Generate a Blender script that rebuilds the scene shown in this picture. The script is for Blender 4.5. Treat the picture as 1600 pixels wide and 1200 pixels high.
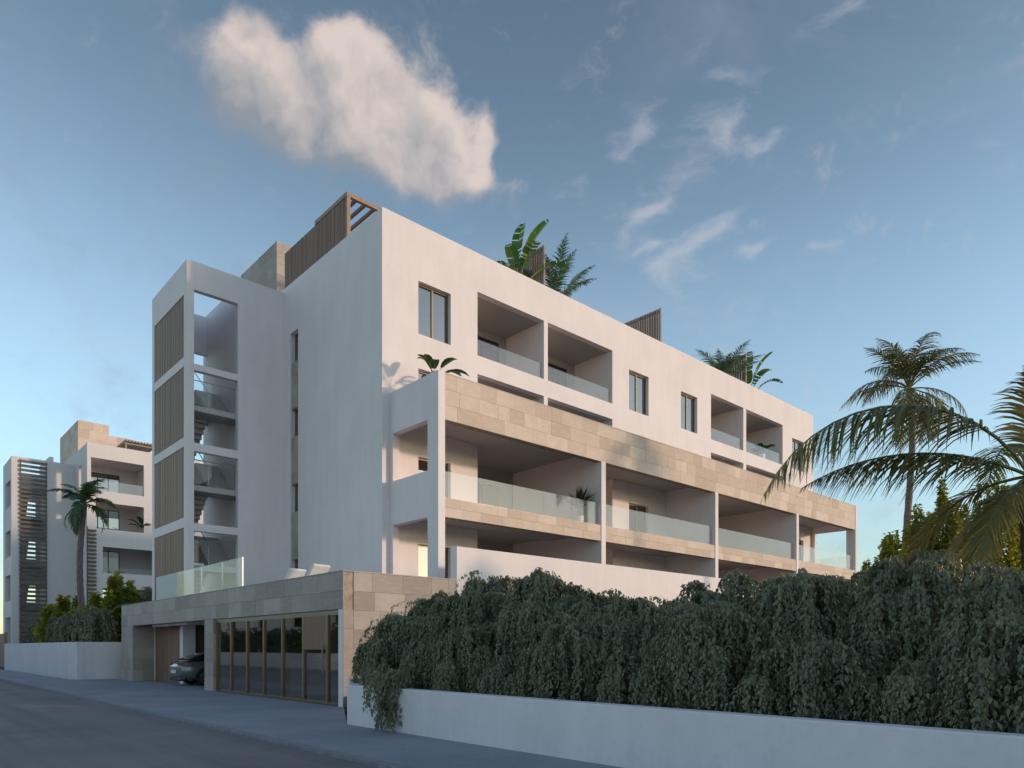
import bpy, bmesh, math, random
import numpy as np
from mathutils import Vector, Matrix

for _o in list(bpy.data.objects):
    bpy.data.objects.remove(_o)
SC = bpy.context.scene
COL = SC.collection
R = math.radians
rnd = random.Random(7)

# ------------------------------------------------------------------ camera
EYE = 1.5
cam_d = bpy.data.cameras.new('camera')
cam = bpy.data.objects.new('camera', cam_d)
COL.objects.link(cam)
cam.location = (0, 0, EYE)
cam.rotation_euler = (R(90), 0, -R(42.45))
cam_d.sensor_width = 36
cam_d.sensor_fit = 'HORIZONTAL'
cam_d.lens = 36 * 1114.6 / 1600
cam_d.shift_y = 412 / 1600
cam_d.clip_start = 0.1
cam_d.clip_end = 6000
SC.camera = cam

# ------------------------------------------------------------------ light
SUN_AZ = R(37.6)          # from -Y towards +X
SUN_EL = R(8.0)
SKY_STRENGTH = 0.15
EXPOSURE = 1.53
sun_dir = Vector((math.sin(SUN_AZ) * math.cos(SUN_EL), -math.cos(SUN_AZ) * math.cos(SUN_EL), math.sin(SUN_EL)))
sun_d = bpy.data.lights.new('sun', 'SUN')
sun_d.energy = 0.68
sun_d.angle = R(3.5)
sun_d.color = (1.0, 0.70, 0.50)
sun = bpy.data.objects.new('sun', sun_d)
COL.objects.link(sun)
sun.rotation_euler = (-sun_dir).to_track_quat('-Z', 'Y').to_euler()
sun.location = sun_dir * 60

SC.view_settings.view_transform = 'Standard'
SC.view_settings.look = 'None'
SC.view_settings.exposure = EXPOSURE
SC.view_settings.gamma = 1.0
SC.view_settings.use_curve_mapping = False


class NT:
    """small helper for writing node trees"""
    def __init__(self, tree):
        self.t = tree
        self.t.nodes.clear()

    def n(self, typ, **kw):
        nd = self.t.nodes.new(typ)
        for k, v in kw.items():
            setattr(nd, k, v)
        return nd

    def put(self, sock, v):
        if isinstance(v, bpy.types.NodeSocket):
            self.t.links.new(v, sock)
        elif v is not None:
            sock.default_value = v

    def m(self, op, a, b=None, c=None, clamp=False):
        nd = self.n('ShaderNodeMath', operation=op, use_clamp=clamp)
        self.put(nd.inputs[0], a)
        if b is not None: self.put(nd.inputs[1], b)
        if c is not None: self.put(nd.inputs[2], c)
        return nd.outputs[0]

    def v(self, op, a, b=None, scale=None):
        nd = self.n('ShaderNodeVectorMath', operation=op)
        self.put(nd.inputs[0], a)
        if b is not None: self.put(nd.inputs[1], b)
        if scale is not None: self.put(nd.inputs['Scale'], scale)
        return nd.outputs['Value'] if op in ('DOT_PRODUCT', 'LENGTH') else nd.outputs[0]

    def mix(self, f, a, b, blend='MIX'):
        nd = self.n('ShaderNodeMix', data_type='RGBA', blend_type=blend)
        self.put(nd.inputs[0], f)
        self.put(nd.inputs[6], a)
        self.put(nd.inputs[7], b)
        return nd.outputs[2]

    def ramp(self, f, lo, hi, a=0.0, b=1.0, smooth=True):
        nd = self.n('ShaderNodeMapRange', interpolation_type='SMOOTHSTEP' if smooth else 'LINEAR')
        self.put(nd.inputs[0], f)
        for i, q in enumerate((lo, hi, a, b)):
            self.put(nd.inputs[i + 1], q)
        return nd.outputs[0]

    def noise(self, vec, scale, detail=4, rough=0.5, dist=0.0, out='Fac'):
        nd = self.n('ShaderNodeTexNoise')
        self.put(nd.inputs['Vector'], vec)
        nd.inputs['Scale'].default_value = scale
        nd.inputs['Detail'].default_value = detail
        nd.inputs['Roughness'].default_value = rough
        nd.inputs['Distortion'].default_value = dist
        return nd.outputs[out]

    def comb(self, x, y, z):
        nd = self.n('ShaderNodeCombineXYZ')
        for s, q in zip(nd.inputs, (x, y, z)): self.put(s, q)
        return nd.outputs[0]


# ------------------------------------------------------------------ sky
world = bpy.data.worlds.new('World')
SC.world = world
world.use_nodes = True
W = NT(world.node_tree)
sky = W.n('ShaderNodeTexSky', sky_type='NISHITA')
sky.sun_disc = False
sky.sun_elevation = SUN_EL
# Nishita rotation 0 puts the sun at +Y, growing clockwise seen from above
sky.sun_rotation = math.atan2(sun_dir.x, sun_dir.y)
sky.altitude = 0
sky.air_density = 1.0
sky.dust_density = 0.3
sky.ozone_density = 1.6
sdir = W.v('NORMALIZE', W.n('ShaderNodeTexCoord').outputs['Generated'])


def sky_vec(px, py):
    a = 752.4 + .738 * (px - 800)
    b = 822.6 - .675 * (px - 800)
    return Vector((a, b, 1012 - py)).normalized()


def cloud_field(center, blobs, nscale, amp, stretch=(1, 1), warp=0.05, seed=0.0):
    """clouds drawn in the tangent plane of one direction of the sky; returns density, light"""
    c = Vector(center).normalized()
    e1 = c.cross(Vector((0, 0, 1))).normalized()
    e2 = e1.cross(c).normalized()
    cd = W.m('MAXIMUM', W.v('DOT_PRODUCT', sdir, tuple(c)), 0.05)
    a = W.m('DIVIDE', W.v('DOT_PRODUCT', sdir, tuple(e1)), cd)
    b = W.m('DIVIDE', W.v('DOT_PRODUCT', sdir, tuple(e2)), cd)
    p0 = W.comb(W.m('MULTIPLY', a, stretch[0]), W.m('MULTIPLY', b, stretch[1]), seed)
    wv = W.n('ShaderNodeTexNoise')
    W.put(wv.inputs['Vector'], p0)
    wv.inputs['Scale'].default_value = nscale * 0.6
    wv.inputs['Detail'].default_value = 3
    off = W.v('SCALE', W.v('SUBTRACT', wv.outputs['Color'], (0.5, 0.5, 0.5)), scale=warp)
    p = W.v('ADD', p0, off)
    sp = W.n('ShaderNodeSeparateXYZ')
    W.put(sp.inputs[0], p)
    aw = W.m('DIVIDE', sp.outputs[0], stretch[0])
    bw = W.m('DIVIDE', sp.outputs[1], stretch[1])
    tot = None
    for (q, sx, sy, h, rot) in blobs:
        d = Vector(q)
        k = d.dot(c)
        ai, bi = d.dot(e1) / k, d.dot(e2) / k
        cr, sr = math.cos(rot), math.sin(rot)
        da = W.m('SUBTRACT', aw, ai)
        db = W.m('SUBTRACT', bw, bi)
        u = W.m('ADD', W.m('MULTIPLY', da, cr / sx), W.m('MULTIPLY', db, sr / sx))
        v = W.m('ADD', W.m('MULTIPLY', da, -sr / sy), W.m('MULTIPLY', db, cr / sy))
        r2 = W.m('ADD', W.m('MULTIPLY', u, u), W.m('MULTIPLY', v, v))
        g = W.m('MULTIPLY', W.m('EXPONENT', W.m('MULTIPLY', r2, -1.0)), h)
        tot = g if tot is None else W.m('ADD', tot, g)
    n1 = W.noise(p, nscale, 11, 0.64)
    field = W.m('ADD', W.m('MINIMUM', tot, 1.15), W.m('MULTIPLY', W.m('SUBTRACT', n1, 0.5), amp))
    n2 = W.noise(W.v('ADD', p, (0.022, 0.03, 0)), nscale, 5, 0.55)
    n3 = W.noise(p, nscale, 5, 0.55)
    light = W.m('MULTIPLY', W.m('SUBTRACT', n3, n2), 2.0)
    return field, light, a, b


SPX = 1 / 1420.0
big = [(sky_vec(372, 62), 34, 42, .75, .3), (sky_vec(385, 110), 55, 45, .80, 0), (sky_vec(440, 150), 85, 48, .95, -.4), (sky_vec(420, 185), 90, 34, .55, -.3),
       (sky_vec(530, 105), 50, 42, .80, 0), (sky_vec(570, 155), 85, 58, 1.0, -.3), (sky_vec(655, 195), 58, 44, 1.0, -.4), (sky_vec(600, 225), 105, 44, .95, -.25),
       (sky_vec(690, 215), 32, 38, .6, 0), (sky_vec(758, 215), 22, 42, .62, .1), (sky_vec(740, 268), 40, 26, .46, 0), (sky_vec(640, 275), 100, 28, .55, 0),
       (sky_vec(500, 225), 90, 28, .38, -.3), (sky_vec(330, 180), 90, 20, .22, -.4), (sky_vec(190, 160), 50, 18, .26, -.3)]
big = [(d, sx * SPX, sy * SPX, h, r) for d, sx, sy, h, r in big]
f1, l1, a1, b1 = cloud_field(sky_vec(560, 165), big, 13.0, 1.75, (1, 1), 0.07, 4.4)
tilt1 = W.m('ADD', b1, W.m('MULTIPLY', a1, 0.45))
d1 = W.m('MULTIPLY', W.ramp(f1, W.ramp(tilt1, -.07, .05, -.10, 0.14), W.ramp(tilt1, -.07, .05, 1.25, 0.72)), 0.95)
wis = [((1140, 115), 40, 18, .55, -.3), ((1120, 205), 45, 28, .70, -.2), ((1200, 222), 45, 10, .52, 0), ((990, 215), 45, 18, .52, .5),
       ((1010, 330), 48, 16, .62, .55), ((1140, 350), 55, 22, .72, .4), ((1030, 380), 48, 9, .60, .15), ((1070, 405), 60, 26, .62, .45),
       ((1190, 395), 24, 10, .52, .1), ((1285, 378), 22, 12, .5, .2), ((1335, 355), 25, 8, .42, 0), ((880, 295), 18, 30, .36, 0),
       ((960, 5), 60, 12, .3, .2), ((1300, 15), 60, 20, .35, .2), ((1240, 655), 90, 5, .5, .1), ((1310, 735), 40, 8, .55, 0),
       ((230, 690), 55, 10, .55, 0), ((1030, 250), 80, 60, .18, 0), ((1100, 430), 130, 40, .2, 0)]
wis = [(sky_vec(*q), sx * SPX, sy * SPX, h, r) for q, sx, sy, h, r in wis]
f2, l2, a2, b2 = cloud_field(sky_vec(1080, 280), wis, 24.0, 1.7, (0.7, 1.3), 0.08, 2.6)
d2 = W.m('MULTIPLY', W.ramp(f2, 0.06, 1.0), 0.50)
# thin veil everywhere in the sky, on a flat layer high above
spz = W.n('ShaderNodeSeparateXYZ')
W.put(spz.inputs[0], sdir)
zz = W.m('ADD', W.m('MAXIMUM', spz.outputs[2], 0.0), 0.12)
lay = W.comb(W.m('DIVIDE', spz.outputs[0], zz), W.m('DIVIDE', spz.outputs[1], zz), 0.0)
d3 = W.m('MULTIPLY', W.ramp(W.noise(lay, 1.4, 8, 0.62, 0.8), 0.46, 0.80), 0.18)

hs = W.n('ShaderNodeHueSaturation')
hs.inputs['Saturation'].default_value = 0.82
hs.inputs['Value'].default_value = 1.0
W.put(hs.inputs['Color'], sky.outputs[0])
skyc = W.mix(1.0, hs.outputs[0], (0.905, 0.985, 1.0, 1), 'MULTIPLY')
spe = W.n('ShaderNodeSeparateXYZ')
W.put(spe.inputs[0], sdir)
deep = W.m('MULTIPLY', W.ramp(spe.outputs[2], 0.12, 0.72, 1.0, 0.45), W.ramp(spe.outputs[2], -0.02, 0.50, 0.48, 1.0))          # the sky deepens towards the zenith, all round
skyc = W.v('SCALE', skyc, scale=deep)
KC = 1.0 / SKY_STRENGTH / 2 ** EXPOSURE
LIT = (0.74 * KC, 0.635 * KC, 0.59 * KC, 1)
SHD = (0.285 * KC, 0.315 * KC, 0.36 * KC, 1)
body = W.m('ADD', W.m('MULTIPLY', tilt1, 8.5), 0.66)
lit1 = W.m('ADD', l1, body, clamp=True)
lit1 = W.m('MULTIPLY', lit1, W.ramp(f1, 0.1, 0.9, 0.7, 1.0))
c1 = W.mix(lit1, SHD, LIT)
c2 = (0.62 * KC, 0.61 * KC, 0.66 * KC, 1)
skyc = W.mix(d3, skyc, c2)
skyc = W.mix(d2, skyc, c2)
skyc = W.mix(d1, skyc, c1)
bg = W.n('ShaderNodeBackground')
W.put(bg.inputs['Color'], skyc)
bg.inputs['Strength'].default_value = SKY_STRENGTH
W.put(W.n('ShaderNodeOutputWorld').inputs['Surface'], bg.outputs[0])

# ------------------------------------------------------------------ materials
MATS = {}


def new_mat(name):
    m = bpy.data.materials.new(name)
    m.use_nodes = True
    MATS[name] = m
    return m, NT(m.node_tree)


def principled(T, color, rough, bump=None, bstr=0.2, bdist=0.02, **kw):
    p = T.n('ShaderNodeBsdfPrincipled')
    T.put(p.inputs['Base Color'], color)
    T.put(p.inputs['Roughness'], rough)
    for k, v in kw.items():
        T.put(p.inputs[k.replace('_', ' ')], v)
    if bump is not None:
        bn = T.n('ShaderNodeBump')
        bn.inputs['Strength'].default_value = bstr
        bn.inputs['Distance'].default_value = bdist
        T.put(bn.inputs['Height'], bump)
        T.put(p.inputs['Normal'], bn.outputs[0])
    return p


def finish(T, shader):
    T.put(T.n('ShaderNodeOutputMaterial').inputs['Surface'], shader)


def gpos(T):
    return T.n('ShaderNodeNewGeometry').outputs['Position']


def scaled(T, vec, s):
    return T.v('MULTIPLY', vec, s)


def plaster(name, col, dirt=0.10, bstr=0.25):
    m, T = new_mat(name)
    g = gpos(T)
    streak = T.noise(scaled(T, g, (2.2, 2.2, 0.35)), 1.0, 6, 0.62)
    blot = T.noise(g, 0.55, 5, 0.6)
    fine = T.noise(g, 9.0, 6, 0.7)
    k = T.m('ADD', T.ramp(streak, 0.35, 0.7, 0, dirt * .7), T.ramp(blot, 0.35, 0.7, 0, dirt * .7))
    k = T.m('ADD', k, T.ramp(fine, 0.45, 0.75, 0, dirt * .6))
    c = T.mix(k, (*col, 1), (col[0] * .55, col[1] * .54, col[2] * .54, 1))
    hgt = T.m('ADD', T.m('MULTIPLY', fine, 0.6), T.m('MULTIPLY', T.noise(g, 42, 3, 0.6), 0.4))
    finish(T, principled(T, c, 0.85, hgt, bstr, 0.012).outputs[0])
    return m


def simple(name, col, rough=0.6, metallic=0.0, nscale=0, var=0.25, **kw):
    m, T = new_mat(name)
    c = (*col, 1)
    if nscale:
        n = T.noise(gpos(T), nscale, 5, 0.6)
        c = T.mix(T.ramp(n, 0.3, 0.7), (*[q * (1 - var) for q in col], 1), (*[min(1, q * (1 + var)) for q in col], 1))
    finish(T, principled(T, c, rough, Metallic=metallic, **kw).outputs[0])
    return m


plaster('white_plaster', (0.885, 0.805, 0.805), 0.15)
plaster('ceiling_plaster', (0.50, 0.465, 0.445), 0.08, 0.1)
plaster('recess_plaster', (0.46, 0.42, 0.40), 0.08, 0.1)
plaster('garden_wall_plaster', (0.80, 0.755, 0.775), 0.22, 0.35)
plaster('far_plaster', (0.74, 0.69, 0.685), 0.10, 0.1)
plaster('concrete', (0.50, 0.48, 0.47), 0.22, 0.3)


def stone(name, ca, cb, cc):
    m, T = new_mat(name)
    oi = T.n('ShaderNodeObjectInfo')
    g = T.v('ADD', gpos(T), T.v('SCALE', T.comb(oi.outputs['Random'], oi.outputs['Random'], 0.3), scale=37.0))
    n1 = T.noise(g, 1.6, 6, 0.62, 0.4)
    n2 = T.noise(scaled(T, g, (1, 1, 5)), 3.0, 5, 0.6)
    n3 = T.noise(g, 26, 4, 0.7)
    rr = oi.outputs['Random']
    c = T.mix(T.ramp(rr, 0.0, 1.0, smooth=False), (*ca, 1), (*cb, 1))
    c = T.mix(T.m('MULTIPLY', T.ramp(n1, 0.35, 0.72), 0.55), c, (*cc, 1))
    c = T.mix(T.m('MULTIPLY', T.ramp(n2, 0.45, 0.75), 0.30), c, (*[q * 1.18 for q in cb], 1))
    c = T.mix(T.m('MULTIPLY', T.ramp(n3, 0.55, 0.8), 0.35), c, (*[q * .6 for q in cc], 1))
    finish(T, principled(T, c, 0.75, T.m('ADD', n1, T.m('MULTIPLY', n3, 0.4)), 0.3, 0.01).outputs[0])


stone('limestone', (0.54, 0.415, 0.335), (0.74, 0.61, 0.515), (0.56, 0.44, 0.36))
stone('grey_limestone', (0.34, 0.285, 0.25), (0.51, 0.445, 0.40), (0.35, 0.295, 0.26))
simple('joint_mortar', (0.38, 0.31, 0.255), 0.9, nscale=6)


def wood(name, ca, cb):
    m, T = new_mat(name)
    oi = T.n('ShaderNodeObjectInfo')
    g = T.v('ADD', gpos(T), T.v('SCALE', T.comb(oi.outputs['Random'], 0.2, oi.outputs['Random']), scale=19.0))
    n = T.noise(scaled(T, g, (14, 14, 0.9)), 2.0, 5, 0.6, 0.4)
    c = T.mix(T.m('ADD', T.m('MULTIPLY', oi.outputs['Random'], 0.55), T.m('MULTIPLY', T.ramp(n, 0.3, 0.7), 0.45)), (*ca, 1), (*cb, 1))
    finish(T, principled(T, c, 0.6, n, 0.15, 0.005).outputs[0])


wood('slat_wood', (0.19, 0.106, 0.066), (0.31, 0.19, 0.122))
wood('grey_slat_wood', (0.10, 0.082, 0.070), (0.185, 0.15, 0.125))
wood('light_wood', (0.26, 0.165, 0.11), (0.40, 0.27, 0.185))
simple('bronze_frame', (0.24, 0.18, 0.115), 0.38, 0.55)
simple('dark_frame', (0.045, 0.042, 0.04), 0.4, 0.3)
simple('steel', (0.42, 0.43, 0.45), 0.3, 0.9)
simple('white_fabric', (0.82, 0.82, 0.80), 0.8, nscale=8, var=.05)
simple('curtain_cloth', (0.75, 0.68, 0.60), 0.9)
simple('white_pot', (0.8, 0.79, 0.77), 0.4)
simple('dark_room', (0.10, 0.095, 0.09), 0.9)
simple('terracotta', (0.30, 0.20, 0.14), 0.8, nscale=6)


def glass(name, tint, refl, rough=0.0, haze=0.0, hazecol=(0.8, 0.82, 0.83), ior=1.0):
    m, T = new_mat(name)
    tr = T.n('ShaderNodeBsdfTransparent')
    tr.inputs['Color'].default_value = (*tint, 1)
    gl = T.n('ShaderNodeBsdfGlossy')
    gl.inputs['Color'].default_value = (0.98, 0.92, 0.88, 1)
    gl.inputs['Roughness'].default_value = rough
    lw = T.n('ShaderNodeLayerWeight')
    lw.inputs['Blend'].default_value = 0.5
    sch = T.m('MULTIPLY', T.m('ADD', T.m('MULTIPLY', T.m('POWER', lw.outputs['Facing'], 5.0), 0.9), 0.04), ior)
    mx = T.n('ShaderNodeMixShader')
    T.put(mx.inputs[0], T.m('ADD', sch, refl, clamp=True))
    T.put(mx.inputs[1], tr.outputs[0])
    T.put(mx.inputs[2], gl.outputs[0])
    out = mx.outputs[0]
    if haze:
        df = T.n('ShaderNodeBsdfDiffuse')
        df.inputs['Color'].default_value = (*hazecol, 1)
        tl = T.n('ShaderNodeBsdfTranslucent')
        tl.inputs['Color'].default_value = (*hazecol, 1)
        m2 = T.n('ShaderNodeMixShader')
        m2.inputs[0].default_value = 0.4
        T.put(m2.inputs[1], df.outputs[0])
        T.put(m2.inputs[2], tl.outputs[0])
        m3 = T.n('ShaderNodeMixShader')
        m3.inputs[0].default_value = haze
        T.put(m3.inputs[1], out)
        T.put(m3.inputs[2], m2.outputs[0])
        out = m3.outputs[0]
    finish(T, out)


glass('window_glass', (0.42, 0.42, 0.42), 0.22, 0.0, 0.06, (0.5, 0.48, 0.47))
glass('shop_glass', (0.72, 0.70, 0.69), 0.15, 0.02)
glass('balustrade_glass', (0.93, 0.935, 0.94), 0.03, 0.03, 0.07)
glass('clear_glass', (0.96, 0.97, 0.97), 0.0, 0.0, 0.02, ior=0.6)
glass('frosted_glass', (0.8, 0.85, 0.85), 0.08, 0.1, 0.85, (0.78, 0.84, 0.84))
simple('car_glass', (0.012, 0.013, 0.016), 0.05, 0.0)
m_, T_ = new_mat('car_paint')
finish(T_, principled(T_, (0.21, 0.215, 0.23, 1), 0.32, Metallic=0.6, Coat_Weight=0.8, Coat_Roughness=0.05).outputs[0])
simple('tyre_rubber', (0.018, 0.018, 0.019), 0.85)
simple('alloy', (0.40, 0.40, 0.42), 0.3, 0.9)
simple('tail_light', (0.22, 0.05, 0.05), 0.25)
simple('number_plate', (0.78, 0.78, 0.76), 0.5)
simple('black_plastic', (0.02, 0.02, 0.022), 0.6)

# asphalt and pavement
m_, T = new_mat('asphalt')
g = gpos(T)
n1 = T.noise(g, 0.35, 5, 0.6)
n2 = T.noise(g, 60, 3, 0.7)
n3 = T.noise(scaled(T, g, (1.6, 0.07, 1)), 1.0, 5, 0.6)
n4 = T.noise(g, 5, 5, 0.65)
c = T.mix(T.ramp(n3, 0.3, 0.72), (0.185, 0.160, 0.172, 1), (0.285, 0.248, 0.255, 1))
c = T.mix(T.m('MULTIPLY', T.ramp(n1, 0.4, 0.7), 0.5), c, (0.13, 0.12, 0.125, 1))
c = T.mix(T.m('MULTIPLY', T.ramp(n4, 0.5, 0.75), 0.25), c, (0.19, 0.175, 0.17, 1))
c = T.mix(T.m('MULTIPLY', T.ramp(n2, 0.52, 0.72), 0.6), c, (0.24, 0.22, 0.22, 1))
c = T.mix(T.m('MULTIPLY', T.ramp(n2, 0.30, 0.46, 1, 0), 0.5), c, (0.045, 0.042, 0.045, 1))
finish(T, principled(T, c, 0.82, n2, 0.5, 0.012).outputs[0])
m_, T = new_mat('pavement')
g = gpos(T)
n1 = T.noise(g, 0.5, 5, 0.6)
n2 = T.noise(g, 45, 4, 0.75)
n4 = T.noise(g, 6, 5, 0.65)
c = T.mix(T.ramp(n1, 0.3, 0.72), (0.255, 0.258, 0.310, 1), (0.33, 0.33, 0.385, 1))
c = T.mix(T.m('MULTIPLY', T.ramp(n4, 0.45, 0.75), 0.3), c, (0.13, 0.145, 0.165, 1))
c = T.mix(T.m('MULTIPLY', T.ramp(n2, 0.52, 0.75), 0.55), c, (0.30, 0.33, 0.36, 1))
c = T.mix(T.m('MULTIPLY', T.ramp(n2, 0.28, 0.45, 1, 0), 0.5), c, (0.085, 0.095, 0.11, 1))
finish(T, principled(T, c, 0.8, n2, 0.4, 0.01).outputs[0])
simple('earth', (0.12, 0.10, 0.07), 0.95, nscale=2.0, var=.3)
simple('lawn', (0.05, 0.075, 0.025), 0.9, nscale=3.0, var=.3)
simple('terrace_tiles', (0.38, 0.35, 0.32), 0.7, nscale=1.0, var=.08)
simple('kerb_stone', (0.22, 0.235, 0.26), 0.8, nscale=4, var=.15)


def leaf_mat(name, dark, light, yellow, ymix=0.08, trans=0.35, rough=0.45, tcol=None):
    m, T = new_mat(name)
    ri = T.n('ShaderNodeNewGeometry').outputs['Random Per Island']
    pn = T.noise(gpos(T), 1.3, 3, 0.5)
    c = T.mix(ri, (*dark, 1), (*light, 1))
    c = T.mix(T.m('MULTIPLY', T.ramp(pn, 0.45, 0.75), 0.5), c, (*[q * 1.35 for q in light], 1))
    c = T.mix(T.ramp(ri, 1 - ymix * 1.5, 1 - ymix * .5), c, (*yellow, 1))
    p = principled(T, c, rough)
    p.inputs['Specular IOR Level'].default_value = 0.4
    tl = T.n('ShaderNodeBsdfTranslucent')
    tc = tcol or (yellow[0] * .9, yellow[1] * .95, yellow[2] * .5)
    T.put(tl.inputs['Color'], T.mix(0.6, c, (*tc, 1)))
    mx = T.n('ShaderNodeMixShader')
    mx.inputs[0].default_value = trans
    T.put(mx.inputs[1], p.outputs[0])
    T.put(mx.inputs[2], tl.outputs[0])
    finish(T, mx.outputs[0])


leaf_mat('ficus_leaf', (0.13, 0.142, 0.10), (0.245, 0.258, 0.185), (0.29, 0.25, 0.11), 0.10, 0.24, 0.33)
leaf_mat('golden_leaf', (0.13, 0.18, 0.04), (0.27, 0.31, 0.06), (0.52, 0.45, 0.07), 0.25, 0.6, 0.5)
leaf_mat('palm_leaf', (0.095, 0.118, 0.055), (0.165, 0.185, 0.08), (0.30, 0.25, 0.10), 0.14, 0.4, 0.35)
leaf_mat('roof_palm_leaf', (0.06, 0.13, 0.075), (0.11, 0.20, 0.12), (0.26, 0.28, 0.15), 0.08, 0.4, 0.4)
leaf_mat('dry_palm_leaf', (0.16, 0.165, 0.065), (0.25, 0.23, 0.10), (0.36, 0.28, 0.13), 0.2, 0.35, 0.45)
leaf_mat('banana_leaf', (0.055, 0.15, 0.035), (0.085, 0.21, 0.05), (0.20, 0.27, 0.06), 0.1, 0.45, 0.35)
leaf_mat('house_plant_leaf', (0.025, 0.055, 0.022), (0.05, 0.095, 0.035), (0.10, 0.13, 0.04), 0.05, 0.3, 0.35)
leaf_mat('hedge_leaf', (0.030, 0.055, 0.022), (0.055, 0.085, 0.030), (0.10, 0.11, 0.03), 0.05, 0.25, 0.5)
simple('bark', (0.13, 0.10, 0.08), 0.9, nscale=12, var=.4)
simple('palm_bark', (0.20, 0.155, 0.14), 0.9, nscale=14, var=.35)
simple('leaf_stalk', (0.16, 0.17, 0.06), 0.6, nscale=5, var=.2)
simple('banana_stalk', (0.22, 0.27, 0.10), 0.5)


# ------------------------------------------------------------------ object helpers
def prop(o, label=None, cat=None, group=None, kind=None):
    if label: o['label'] = label
    if cat: o['category'] = cat
    if group: o['group'] = group
    if kind: o['kind'] = kind
    return o


def thing(name, loc, label, cat, group=None):
    o = bpy.data.objects.new(name, None)
    o.empty_display_size = 0.3
    o.location = loc
    COL.objects.link(o)
    return prop(o, label, cat, group)


def base_of(parent):
    """world location of the thing at the top of the chain (parts sit at its origin)"""
    v = Vector((0, 0, 0))
    p = parent
    while p is not None:
        v += Vector(p.location)
        p = p.parent
    return v


def link(name, me, mat, parent=None, loc=None):
    o = bpy.data.objects.new(name, me)
    COL.objects.link(o)
    if mat and not me.materials:
        me.materials.append(MATS[mat] if isinstance(mat, str) else mat)
    if parent is not None:
        o.parent = parent
    if loc is not None:
        o.location = loc
    return o


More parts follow.
